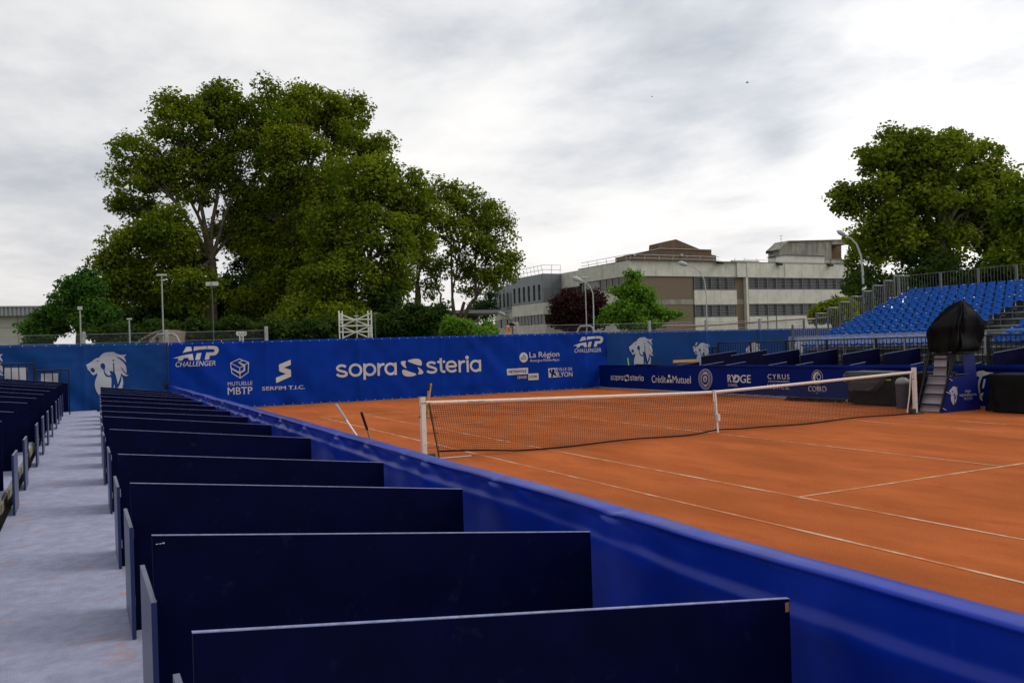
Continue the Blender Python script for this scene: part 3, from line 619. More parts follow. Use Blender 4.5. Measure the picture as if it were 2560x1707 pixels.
emblem([circ(1995, 290, 40, 20, 66), [(1955, 190), (1970, 165), (1995, 155), (2020, 165), (2032, 190), (1995, 205)], circ(1995, 430, 30, 12, 16)]+[circ(1995+115*math.cos(q*.262), 297+176*math.sin(q*.262), 7, 6, 10) for q in range(24)], WS, wr_side, v5, M['print_mauve'], ban_s)
emblem([[(1985, 265), (2005, 260), (2010, 300), (2018, 335), (2000, 320), (1985, 335), (1988, 300)]], WS, wr_side, v5, M['banner_navy'], ban_s, off=.019)
S('RY', (266, 305), (405, 308), 128, v6, 6.72, bold=.045); S('GE', (478, 312), (648, 315), 130, v6, 6.72, bold=.045)
emblem([[(395, 180), (440, 182), (468, 215), (465, 275), (440, 310), (375, 308), (395, 280), (430, 278), (440, 250), (438, 222), (420, 205), (372, 300), (350, 300)]], WS, wr_side, v6, M['print'], ban_s)
S('CONSEIL', (268, 372), (438, 376), 42, v6, 6.72)
S('CYRUS', (935, 250), (1298, 256), 82, v6, 6.72, bold=.012, space=1.25); S('WEALTH MANAGEMENT', (940, 304), (1295, 309), 28, v6, 6.72)
S('HEREZ', (935, 415), (1295, 422), 82, v6, 6.72, bold=.012, space=1.25)
emblem(ring(1770, 222, 92, 122, 5)+ring(1795, 215, 36, 52, 10), WS, wr_side, v6, M['print'], ban_s)
emblem([[(1815, 148), (1770, 128), (1730, 145), (1703, 190), (1700, 240), (1718, 290), (1755, 325), (1735, 265), (1738, 200), (1765, 158)]], WS, wr_side, v6, M['print'], ban_s)
S('COIRO', (1620, 456), (1922, 464), 90, v6, 6.72, bold=.05); S('TP', (1748, 508), (1790, 510), 26, v6, 6.72, bold=.03)
S('PE', (2218, 300), (2330, 303), 100, v6, 6.72, bold=.04)
# big partly hidden emblem beyond the umpire chair
v8 = lambda x, y: (2280+x/5.225, 740+y/5.225)
emblem([[(840, 1000), (875, 978), (930, 972), (975, 992), (1050, 1000), (1080, 1045), (1030, 1050), (975, 1030), (925, 1050), (905, 1110), (895, 1180), (902, 1250), (885, 1290), (870, 1200), (872, 1120), (890, 1055), (850, 1045)],
        [(925, 1205), (945, 1080), (968, 1085), (950, 1200)], [(945, 1255), (905, 1270), (888, 1310), (900, 1350), (935, 1368), (925, 1320)]], WS, wr_side, v8, M['print'], ban_s)
for q in range(6): emblem([[(985+q*18, 1005+q % 2*14), (1003+q*16, 990+q % 3*9), (1008+q*15, 1008)]], WS, wr_side, v8, M['print'], ban_s)

# ------------------------------------------------------------------ near barrier cloth
def barrier():
    root = empty('court_barrier', (0, 0, 0), 'glossy blue vinyl barrier sagging along the near side of the court', 'barrier')
    prof = []  # built per station
    mb = MB(); st = []
    y = 18.7
    while y > -16.2: st.append(y); y -= .055 if y < 6 else .07
    nv = 0
    def nz(a, b, c): return noise.noise(Vector((a, b, c)))
    for y in st:
        sag = .012*nz(y*.5, 1, 2)+.006*nz(y*1.7, 3, 1)+ .0
        near = max(0, min(1, (2-y)/8.0))
        def hump(c0, c1, s_): return 1/(1+math.exp(-(y-c0)/s_))*1/(1+math.exp((y-c1)/s_))
        belly = .006+.028*hump(-20, -10.2, .35)+.014*hump(-8.9, -4.6, .5)+.014*hump(-4, 20, 1)+.04*max(0, nz(y*.9, 7, 7))*hump(-3.5, 20, 1)+.03*max(0, nz(y*2.1, 2, 9))*hump(-3.5, 20, 1)
        inw = .012*nz(y*.9, 5, 3)
        jag = .035*nz(y*2.1, 8, 3)*(1-near*.7)
        p = [(-2.70, .0), (-2.705, .5), (-2.715, .95+sag), (-2.73, .985+sag), (-2.75, .998+sag), (-2.80+inw*.3, 1.002+sag+.006*nz(y*3, 2, 2)), (-2.875+inw, 1.001+sag), (-2.897+inw, .994+sag), (-2.902+inw, .982+sag), (-2.888+inw, .976+sag), (-2.886+inw, .955+sag)]
        zt, zb = .935+sag, 0.20
        K = 46
        for j in range(1, K+1):
            t = j/K; z = zt+(zb-zt)*t
            drop = zt-z
            zz = .095+.05*hump(-20, -10, .5)+.02*nz(y*.4, 4, 4)+jag
            w_ = math.exp(-((drop-zz-.02)/.032)**2) if drop < zz+.02 else math.exp(-((drop-zz-.02)/.13)**2)
            x = -2.888+inw-belly*w_
            fold = nz(y*.75+z*1.6, (y*.6-z*1.1)*.35, 13)*.085*min(1, max(0, drop-.2)*3) + nz(y*2.4+z*.9, z*1.1, 17)*.022*min(1, drop*5)
            x += fold
            p.append((x, z))
        nv = len(p)
        for yd, dp_ in ((-9.95, .018), (-8.35, .014), (-6.9, .016), (-6.3, .012), (-5.1, .015), (-3.9, .02), (-2.2, .02), (-.6, .018), (1.1, .022), (3.2, .02), (5.5, .02), (8.3, .022), (11, .02)):
            g_ = math.exp(-((y-yd)/.07)**2)
            if g_ > .01: p = [(a+(dp_*g_*.8 if 5 < q < 10 else 0), b-(dp_*g_ if 4 < q < 10 else 0)) for q, (a, b) in enumerate(p)]
            g2 = math.exp(-((y-yd)/.5)**2)
            if g2 > .02: p = [(a, b) if q < 10 else (a-.020*g2*math.exp(-(p[9][1]-b)*4.5)*math.cos((y-yd)*14/(1+(p[9][1]-b)*4)), b) for q, (a, b) in enumerate(p)]
        mb.v += [(a, y, b) for a, b in p]
    for i in range(len(st)-1):
        for j in range(nv-1): k = i*nv+j; mb.f.append((k, k+1, k+1+nv, k+nv))
    mb.build('cloth', M['cloth'], root, smooth=True)
    # tie eyelets, upright posts and rail under the cloth
    e = MB()
    y = 17.5
    while y > 2:
        e.tube([(-2.886, y, .945), (-2.897, y, .943)], .005, 6); y -= .9
    e.build('eyelets', M['eyelet'], root, kind='stuff')
    MB().tube([(-2.80, 18.6, .965), (-2.80, -16, .965)], .022, 8).build('rail', M['galv_dark'], root)
    y = 18
    while y > -16: MB().tube([(-2.80, y, .01), (-2.80, y, .94)], .02, 8).build('post', M['galv_dark'], root); y -= 2.0
barrier()

# ------------------------------------------------------------------ net
def net():
    root = empty('tennis_net', (0, 0, 0), 'black tennis net with white headband and centre strap across the court', 'net')
    X0, X1, ZH = -.16, 12.74, 1.075
    def top(x):
        t = (x-6.4)/6.4; return .914+(1.07-.914)*(abs(t)**1.15)
    def bot(x):
        t = abs(x-6.4)
        return .018+.05*math.exp(-(t/.45)**2)+.015*math.sin(x*1.9)+ (.12*max(0, (1.6-x)/1.6) if x < 1.6 else 0)
    def ywave(x, z): return -.02*math.sin(z*2.6)*(1-z)+.014*noise.noise(Vector((x*1.3, z*2.0, 3)))-.16*max(0, 1-z)*math.exp(-((x-6.4)/3.8)**2)*.55
    ncol = int((X1-X0)/.046); nrow = 22
    mb = MB()
    def pt(i, j):
        x = X0+.11*(0)+(X1-X0)*i/ncol; zt = top(x)-.055; zb = bot(x)+.03; z = zb+(zt-zb)*j/nrow
        if x < 1.2: x += (.16*(1.0-(z-.1)/.95))*(1.2-x)/1.2
        jx = .004*noise.noise(Vector((i*.5, j*.5, 1)))
        return Vector((x+jx, ywave(x, z), z+.006*noise.noise(Vector((i*.35, j*.8, 6)))))
    P = [[pt(i, j) for j in range(nrow+1)] for i in range(ncol+1)]
    def cord(a, b, r):
        d = (b-a).normalized(); s1 = d.orthogonal().normalized()*r; s2 = d.cross(s1)
        k = len(mb.v)
        for q in (a, b):
            for s_ in (s1, (s2*.87-s1*.5), (-s2*.87-s1*.5)): mb.v.append(tuple(q+s_))
        for m_ in range(3): mb.f.append((k+m_, k+(m_+1) % 3, k+3+(m_+1) % 3, k+3+m_))
    for i in range(ncol+1):
        for j in range(nrow): cord(P[i][j], P[i][j+1], .0044 if j >= nrow-6 else .0033)
    for j in range(nrow+1):
        for i in range(ncol): cord(P[i][j], P[i+1][j], .0046 if j >= nrow-6 else .0032)
    mb.build('netting', M['cord'], root, kind='stuff')
    # headband
    hb = MB(); n = 90; vs = []
    for i in range(n+1):
        x = X0-.03+(X1-X0+.06)*i/n; z = top(x); y = ywave(x, z)
        vs += [(x, y-.016, z-.062), (x, y-.022, z-.02), (x, y-.010, z), (x, y+.010, z), (x, y+.022, z-.02), (x, y+.016, z-.062)]
    hb.poly(vs, [(i*6+k, i*6+(k+1) % 6, (i+1)*6+(k+1) % 6, (i+1)*6+k) for i in range(n) for k in range(6)]); hb.build('headband', M['tape'], root, smooth=True)
    # faded maker's lettering on the band
    vs_, fs_ = curve_mesh(text='Mondial', shear=.25); pl = Plane((0, 0), (1, 0)); w = max(v[0] for v in vs_)
    on_cloth('lettering', [(.62+v[0]/w*.34, top(.8)-.046+v[1]*.038) for v in vs_], fs_, pl, None, M['cord'], root, off=.024, step=0)
    bb = MB(); vs = []
    for i in range(n+1):
        x = X0+.17*(1-i/n)+(X1-X0)*i/n; z = bot(x)+.005; y = ywave(x, .05)
        vs += [(x, y-.006, z-.002), (x, y-.008, z+.028), (x, y+.006, z+.028), (x, y+.006, z-.002)]
    bb.poly(vs, [(i*4+k, i*4+(k+1) % 4, (i+1)*4+(k+1) % 4, (i+1)*4+k) for i in range(n) for k in range(4)]); bb.build('bottom_band', M['black'], root)
    y0 = ywave(6.4, .5)
    st = MB(); st.box(6.375, 6.425, y0-.10, y0-.094, .33, .90); st.box(6.375, 6.425, y0-.035, y0-.03, .86, .917)
    st.poly([(6.375, y0-.035, .917), (6.425, y0-.035, .917), (6.425, y0-.10, .33), (6.375, y0-.10, .33)], [(0, 1, 2, 3)])
    st = MB(); st.prism([(y0-.03, .92), (y0-.042, .92), (ywave(6.4, .0)-.052, .03), (ywave(6.4, 0)-.04, .03)], 'X', 6.382, 6.418)
    st.prism([(y0+.03, .92), (y0+.024, .92), (ywave(6.4, 0)+.02, .03), (ywave(6.4, 0)+.028, .03)], 'X', 6.382, 6.418)
    st.box(6.375, 6.425, y0-.042, y0+.03, .92, .926); st.build('centre_strap', M['tape'], root)
    MB().box(6.37, 6.43, y0-.13, y0-.05, .28, .42).build('strap_buckle', M['white'], root)
    # side rod in green sleeve, laced to the post
    sd_ = MB(); sd_.tube([(-.13, -.02, 1.03), (-.07, -.03, .6), (.02, -.04, .06)], .016, 8); sd_.build('side_rod', M['dkgreen'], root)
    sd_ = MB(); sd_.tube([(12.70, -.02, 1.02), (12.62, -.03, .5), (12.50, -.04, .05)], .014, 8); sd_.build('side_rod', M['white'], root)
    lc = MB()
    for z in (.78, .50, .24): lc.tube([(-.20, -.03, z), (.0+.05*(1-z), -.03, z-.01)], .006, 6)
    lc.tube([(-.30, -.05, 1.04), (-.12, -.05, 1.05)], .005, 5); lc.tube([(-.31, -.05, 1.0), (-.34, -.06, .9), (-.32, -.06, .82)], .004, 5)
    lc.build('lacing', M['cord'], root)
net()
def net_post(x, label, gap):
    r = empty('net_post', (x, 0, 0), label, 'net post', 'white net posts')
    b = MB(); b.box(-.045, .045, -.045, .045, 0.0, 1.16); o = b.build('post_body', M['white'], r); bevel(o, .006)
    MB().box(-.047, .047, -.047, .047, 1.16, 1.168).build('cap', M['black'], r)
    MB().box(-.17, .20, -.10, .10, 0.0, .03).build('base_plate', M['dkgreen'], r)
    s = -1 if x > 6 else 1
    MB().box(s*.06, s*.19, -.07, .03, .03, .13).build('winch_box', M['dkgreen'], r)
    h = MB(); h.tube([(s*.057, -.02, .87), (s*.08, -.02, .87)], .01, 8); h.tube([(-s*.057, -.02, .80), (-s*.09, -.02, .80)], .01, 8)
    for z in (.3, .55): h.tube([(0, -.056, z), (0, -.062, z)], .006, 6)
    h.build('fitting', M['black'], r)
    return r
net_post(-.25, 'white square net post at the near end of the net beside the blue barrier', 0)
net_post(12.85, 'white square net post at the far end of the net beside the umpire chair', 0)
p0, p1 = at(1084, 1147, 'Z', .015), at(1178, 1139, 'Z', .015)
MB().tube([p0, p1], .013, 8).build('white_stick', M['white'], label='white singles stick lying on the clay at the foot of the near net post', cat='stick')

def tool(name, ptop, pmid, dtop, col, grip, label, gl=.35, cat='broom', group=None):
    """long handle leaning down to the ground; head of the tool at its foot"""
    a = Vector(ptop); b = Vector(pmid); d = (b-a); d = d*((a.z-.03)/(a.z-b.z)); foot = a+d; u = d.normalized()
    r = empty(name, (0, 0, 0), label, cat, group)
    mb = MB(); mb.tube([a+u*gl, foot], .013, 8); mb.build('pole', col, r)
    mb = MB(); mb.tube([a, a+u*.02, a+u*(gl-.03), a+u*gl], [.012, .019, .018, .014], 8); mb.build('grip', grip, r)
    mb = MB(); mb.box(foot.x-.05, foot.x+.05, foot.y-.25, foot.y+.25, .01, .06); mb.build('head', M['black'], r)
tool('court_broom', at(840, 1010, 'X', -2.3), at(890, 1086, 'X', -2.15), 0, M['alu'], M['handle_grey'], 'court tool with grey grip and metal handle leaning behind the barrier')
tool('court_rake', at(903, 1029, 'X', -2.3), at(925, 1094, 'X', -2.17), 0, M['handle_wood'], M['black'], 'court tool with black grip and brown wooden handle behind the barrier', gl=.28)
tool('court_broom', at(1072, 957, 'Y', .12), at(1070, 987, 'Y', .12), 0, M['handle_wood'], M['black'], 'dark tipped wooden handle standing upright behind the near net post', gl=.14)
tool('court_broom', at(1078, 958, 'Y', .22), at(1074, 987, 'Y', .22), 0, M['orange_wood'], M['handle_wood'], 'plain light wooden handle standing upright behind the near net post', gl=.1)

# corner pole and black floodlight where barrier meets the end wall
c = at(420, 957, 'Y', 18.9)
r = empty('corner_speaker', (c[0]-.03, 18.85, 1.0), 'small black floodlight on a bracket at the corner of barrier and end wall', 'floodlight')
MB().box(-.16, .1, -.1, .1, .02, .1).build('hood', M['black'], r)
MB().box(-.09, .06, -.08, .08, -.14, .02).build('lamp_housing', M['black'], r)
MB().tube([(0, 0, -.98), (0, 0, -.14)], .02, 6).build('stand_pole', M['black'], r)
r = empty('seam_pole', (c[0]+.0, 18.98, 0), 'thin dark clamp pole covering the seam between the lion banner and the sponsor banner', 'pole')
MB().tube([(0, 0, 0), (0, 0, 2.56)], .014, 6).build('rod', M['black'], r)
for i in range(7): MB().box(-.035, .035, -.03, .03, 1.15+i*.2, 1.18+i*.2).build('clamp', M['black'], r)

# ------------------------------------------------------------------ railings
def railing(name, label, p0, p1, ztop, zbot, step, r, m, posts=(), toprail='round', group=None, post_m=None, post_h=None, post_r=None, postz=None):
    root = empty(name, (0, 0, 0), label, 'railing', group)
    p0 = Vector(p0); p1 = Vector(p1); L = (p1-p0).length; u = (p1-p0)/L
    t = Vector((u.x, u.y, 0))
    if toprail:
        MB().tube([(p0.x, p0.y, ztop), (p1.x, p1.y, ztop)], r*1.5, 8).build('top_rail', m, root)
        MB().tube([(p0.x, p0.y, zbot), (p1.x, p1.y, zbot)], r*1.3, 8).build('bottom_rail', m, root)
    n = max(1, round(L/step)); bar = MB().tube([(0, 0, zbot), (0, 0, ztop)], r, 6).mesh('bar', m)
    pset = [q for q in posts]
    for i in range(n+1):
        q = p0+u*(L*i/n)
        if any(math.hypot(pp[0]-q.x, pp[1]-q.y) < step*.4 for pp in pset): continue
        link('bar', bar, root, (q.x, q.y, 0))
    for pp in pset: MB().box(pp[0]-(post_r or .03), pp[0]+(post_r or .03), pp[1]-(post_r or .03), pp[1]+(post_r or .03), postz if postz is not None else 0, ztop+(post_h or .0)).build('post', post_m or m, root)
    return root
# far black railing behind the raised boxes
ps = [(21.45, y) for y in (17.15, 15.0, 12.85, 10.6, 8.2, 5.9, 3.7, 1.4, -.9, -3.2)]
railing('black_railing', 'tall black steel railing behind the far boxes in front of the seats', (21.45, 17.15, 0), (21.45, -4, 0), 1.86, .98, .165, .016, M['black'], posts=ps, post_r=.035, postz=0)
railing('black_railing', 'short lower black railing section at the left end of the far boxes', (21.45, 18.4, 0), (21.45, 17.25, 0), 1.62, .80, .165, .016, M['black'], posts=[(21.45, 18.4)], post_r=.025)
railing('black_railing', 'higher black railing section behind the left partitions by the lion banner', (-9.6, 17.5, 0), (-7.03, 17.5, 0), 1.955, .45, .21, .016, M['black'], posts=[(-7.03, 17.5)], post_r=.03)
railing('black_railing', 'lower black railing section behind the left partitions next to the walkway', (-6.97, 17.5, 0), (-6.03, 17.5, 0), 1.715, .45, .21, .016, M['black'], posts=[(-6.03, 17.5)], post_r=.02)

# ------------------------------------------------------------------ far boxes
hiY = [(15.38, 1.30, 1.472), (13.46, 1.315, 1.50), (11.57, 1.327, 1.502), (9.55, 1.316, 1.5), (7.6, 1.32, 1.5), (5.80, 1.335, 1.491), (3.9, 1.33, 1.49), (1.87, 1.344, 1.478), (-.1, 1.34, 1.48), (-2.1, 1.34, 1.48)]
hiY = [(15.38, 1.30, 1.472), (13.46, 1.315, 1.50), (11.57, 1.327, 1.502), (9.55, 1.316, 1.5), (7.55, 1.33, 1.5), (5.80, 1.335, 1.491), (1.87, 1.344, 1.478), (-.1, 1.34, 1.48), (-2.1, 1.34, 1.48)]
for k, (y, za, zb) in enumerate(hiY):
    root = empty('box_partition', (0, 0, 0), f'{["leftmost", "second", "third", "fourth", "fifth", "sixth", "seventh", "eighth", "ninth"][k]} from the left of the tall navy partitions in front of the far black railing', 'partition', 'tall navy partitions of the far boxes')
    # boards on this side stand a little skewed
    b = MB(); sk = .38
    b.poly([(18.9, y, .42), (21.3, y+sk, .42), (21.3, y+sk, zb), (18.9, y, za), (18.9, y+.018, .42), (21.3, y+sk+.018, .42), (21.3, y+sk+.018, zb), (18.9, y+.018, za)], [(0, 1, 2, 3), (7, 6, 5, 4), (0, 4, 5, 1), (1, 5, 6, 2), (2, 6, 7, 3), (3, 7, 4, 0)])
    d = b.build('divider_panel', M['navy'], root)
    e = MB(); e.poly([(18.9, y-.002, za+.001), (21.3, y+sk-.002, zb+.001), (21.3, y+sk+.02, zb+.001), (18.9, y+.02, za+.001), (18.9, y-.002, za-.012), (21.3, y+sk-.002, zb-.012)], [(0, 1, 2, 3), (4, 5, 1, 0)]); e.build('top_edge', M['ply_edge'], d)
MB().box(18.8, 21.4, -5, 17.3, .38, .42).build('box_floor', M['deck'], label='raised dark floor of the far boxes', cat='platform')
MB().box(18.75, 18.8, -5, 17.3, .0, .42).build('skirt_board', M['roofing'], label='dark skirt board under the far boxes', cat='board')
loY = [14.3, 12.78, 11.48, 9.28, 8.0, 5.72, 3.5, 1.6, -.4, -2.4]
for k, y in enumerate(loY):
    root = empty('box_partition', (0, 0, 0), f'{["leftmost", "second", "third", "fourth", "fifth", "sixth", "seventh", "eighth", "ninth", "tenth"][k]} from the left of the low navy boards just behind the far barrier', 'partition', 'low navy boards behind the far barrier')
    b = MB(); sk = .38
    b.poly([(15.6, y-sk, .0), (17.9, y, .0), (17.9, y, 1.10), (15.6, y-sk, .93), (15.6, y-sk+.018, .0), (17.9, y+.018, .0), (17.9, y+.018, 1.10), (15.6, y-sk+.018, .93)], [(0, 1, 2, 3), (7, 6, 5, 4), (0, 4, 5, 1), (1, 5, 6, 2), (2, 6, 7, 3), (3, 7, 4, 0)])
    d = b.build('divider_panel', M['navy'], root)
    e = MB(); e.poly([(15.6, y-sk-.002, .931), (17.9, y-.002, 1.101), (17.9, y+.02, 1.101), (15.6, y-sk+.02, .931), (15.6, y-sk-.002, .915), (17.9, y-.002, 1.085)], [(0, 1, 2, 3), (4, 5, 1, 0)]); e.build('top_edge', M['ply_edge'], d)
a_, b_ = at(1684, 899, 'Y', 15.6), at(1753, 898, 'Y', 15.6)
ob = MB(); ob.box(a_[0], 18.86, 15.6, 15.66, 1.05, 1.165); o = ob.build('orange_plank', M['orange_wood'], label='orange timber beam fixed to the left end of the far boxes', cat='beam'); bevel(o, .005)
MB().tube([(18.7, 15.7, 0), (18.7, 15.7, 1.05)], .05, 8).build('pale_post', M['galv'], label='short pale post under the orange beam', cat='post')
# things lying on the ledge behind the far barrier
c = at(1584, 914, 'X', 15.7)
MB().box(15.6, 15.72, c[1]-2.2, c[1]-.25, .98, 1.075).build('black_bar', M['black'], label='flat black box resting behind the top of the far barrier near the corner', cat='box')
MB().tube([(15.7, c[1]+.35, .9), (15.72, c[1]+.45, 1.33)], .018, 6).build('yellow_stick', M['lime'], label='thin lime yellow stick poking up behind the far barrier', cat='stick')

# ------------------------------------------------------------------ bleacher
def seat_mesh():
    mb = MB(); W_ = .19; prof = [(-.34, .42-.02), (-.33, .435), (-.22, .428), (-.10, .420), (-.02, .43), (.012, .455), (.028, .50), (.045, .56), (.062, .625), (.070, .64)]
    # profile (x forward negative, z); width varies
    wid = [.155, .17, .175, .175, .165, .165, .172, .172, .165, .15]; nj = 6; vs = []
    for (x, z), w in zip(prof, wid):
        for j in range(nj+1):
            t = j/nj*2-1; dish = .028*(t*t); vs.append((x-(dish*1.1 if z > .47 else 0), w*t, z+(dish if z <= .45 else 0)))
    n = len(prof); fs = [(i*(nj+1)+j, i*(nj+1)+j+1, (i+1)*(nj+1)+j+1, (i+1)*(nj+1)+j) for i in range(n-1) for j in range(nj)]
    nv = len(vs); back = []
    for (x, y, z) in vs:
        back.append((x+(.022 if z > .47 else 0), y*1.0, z-(.03 if z <= .47 else .0)))
    vs2 = vs+back; fs2 = fs+[tuple(nv+q for q in f[::-1]) for f in fs]
    edge = [j for j in range(nj+1)]+[i*(nj+1)+nj for i in range(1, n)]+[(n-1)*(nj+1)+j for j in range(nj-1, -1, -1)]+[i*(nj+1) for i in range(n-2, 0, -1)]
    fs2 += [(edge[i], edge[(i+1) % len(edge)], nv+edge[(i+1) % len(edge)], nv+edge[i]) for i in range(len(edge))]
    mb.poly(vs2, fs2); return mb.mesh('seat', M['seat'], True)
def bleacher():
    root = empty('bleacher', (0, 0, 0), 'steel grandstand with rows of blue plastic seats on the far side', 'grandstand')
    sm = seat_mesh(); tg = MB().box(-.002, .004, -.035, .035, .60, .622).mesh('number_tag', M['tag'])
    RX, RZ = .73, .245
    for i in range(-2, 8):
        X = 23.5+RX*i; zt = 2.364+RZ*i; zf = zt-.64     # deck height under the seats
        MB().box(X-.40, X+.33, -6, 12.55, zf-.04, zf).build('tread', M['deck'], root)
        yy = 12.5
        while yy > -5.5:
            ln = 1.5 if yy > 4 else 1.1
            MB().box(X-.405, X-.385, yy-ln+.02, yy, zf-RZ-.02, zf-.045).build('riser', M['deck'], root); yy -= ln
        MB().box(X-.43, X-.40, -6, 12.55, zf-.05, zf-.01).build('pale_edge', M['pale_edge'], root)  # pale strip standing for light on the tier's front edge
        ylist = [12.05-.424*q for q in range(17) if 12.05-.424*q > 5.35] + [3.75-.424*q for q in range(6)]
        lastY = 5.35
        for q, yy in enumerate(ylist):
            s = link('seat', sm, root, (X, yy, zf), (0, 0, random.uniform(-.03, .03)))
            if random.random() < .33: link('number_tag', tg, s, (.045, 0, 0))
        MB().tube([(X-.05, 12.3, zf+.34), (X-.05, 5.3, zf+.34)], .018, 6).build('seat_rail', M['galv_dark'], root)
        MB().tube([(X-.05, 4.0, zf+.36), (X-.05, 1.2, zf+.36)], .018, 6).build('seat_rail', M['galv_dark'], root)
        for yy in (11.5, 9.4, 7.3, 5.5): MB().tube([(X-.05, yy, zf), (X-.05, yy, zf+.36)], .018, 6).build('seat_leg', M['galv_dark'], root)
    for X, z in ((22.2, 1.0), (24.5, 1.7), (26.5, 2.4), (28.8, 3.1)):
        for yy in (12.4, 9.4, 6.4, 3.4, .4, -3): MB().tube([(X, yy, 0), (X, yy, z)], .03, 6).build('support_leg', M['galv_dark'], root)
    MB().box(21.72, 21.76, -6, 12.9, .05, .95).build('front_skirt', M['deck'], root)
    return root
bleacher()
# stepped guard panels at the left end
steps = [(21.60, 22.27, 2.545), (22.27, 23.02, 2.788), (23.02, 23.74, 3.035), (23.74, 24.48, 3.281), (24.48, 25.23, 3.526), (25.23, 26.0, 3.771), (26.0, 26.66, 4.009), (26.66, 27.42, 4.268), (27.42, 28.10, 4.499), (28.10, 29.2, 4.738)]
sr = empty('stepped_railing', (0, 0, 0), 'grey steel guard railing stepping up the left end of the grandstand', 'railing')
for (x0, x1, z) in steps:
    MB().box(x0-.005, x0+.06, 12.57, 12.63, z-1.15, z).build('post', M['galv_dark'], sr)
    MB().tube([(x0+.03, 12.6, z-.015), (x1, 12.6, z-.015)], .016, 6).build('top_rail', M['galv'], sr)
    MB().tube([(x0+.03, 12.6, z-1.0), (x1, 12.6, z-1.0)], .012, 6).build('bottom_rail', M['galv'], sr)
    bar = MB().tube([(0, 0, z-1.0), (0, 0, z-.015)], .007, 5).mesh('bar', M['galv'])
    for q in range(1, 6): link('bar', bar, sr, (x0+.05+(x1-x0-.05)*q/6, 12.6, 0))
bp_ = [(29.2, y) for y in (13.2, 10.99, 9.19, 7.5, 5.8, 4.1, 2.4, .7, -1, -3)]
railing('back_railing', 'grey steel guard railing along the top row at the back of the grandstand', (29.2, 13.4, 0), (29.2, -4, 0), 4.73, 3.75, .145, .008, M['galv_dark'], posts=bp_, post_m=M['galv_dark'], post_r=.04, postz=3.2)
fr = empty('front_railing', (0, 0, 0), 'pale grey handrail with clear panels at the foot of the blue seats', 'railing')
MB().box(21.72, 21.76, 5.3, 12.9, 2.01, 2.045).build('top_rail', M['galv'], fr)
MB().box(21.72, 21.76, -6, 4.0, 2.01, 2.045).build('top_rail', M['galv'], fr)
for y in (12.9, 11.3, 9.95, 8.5, 7.15, 6.0, 5.3, 4.0, 2.2, .6, -1.2, -3): MB().box(21.70, 21.77, y-.035, y+.035, 0, 2.01).build('post', M['galv'], fr)
glassm = bpy.data.materials.new('clear_sheet'); glassm.use_nodes = True; b_s = glassm.node_tree.nodes['Principled BSDF']; b_s.inputs['Base Color'].default_value = (.75, .8, .95, 1); b_s.inputs['Alpha'].default_value = .22; b_s.inputs['Roughness'].default_value = .25
ya = 12.85
for y in (11.3, 9.95, 8.5, 7.15, 6.0, 5.35):
    MB().box(21.742, 21.748, y+.04, ya-.04, 1.55, 2.0).build('clear_panel', glassm, fr); ya = y

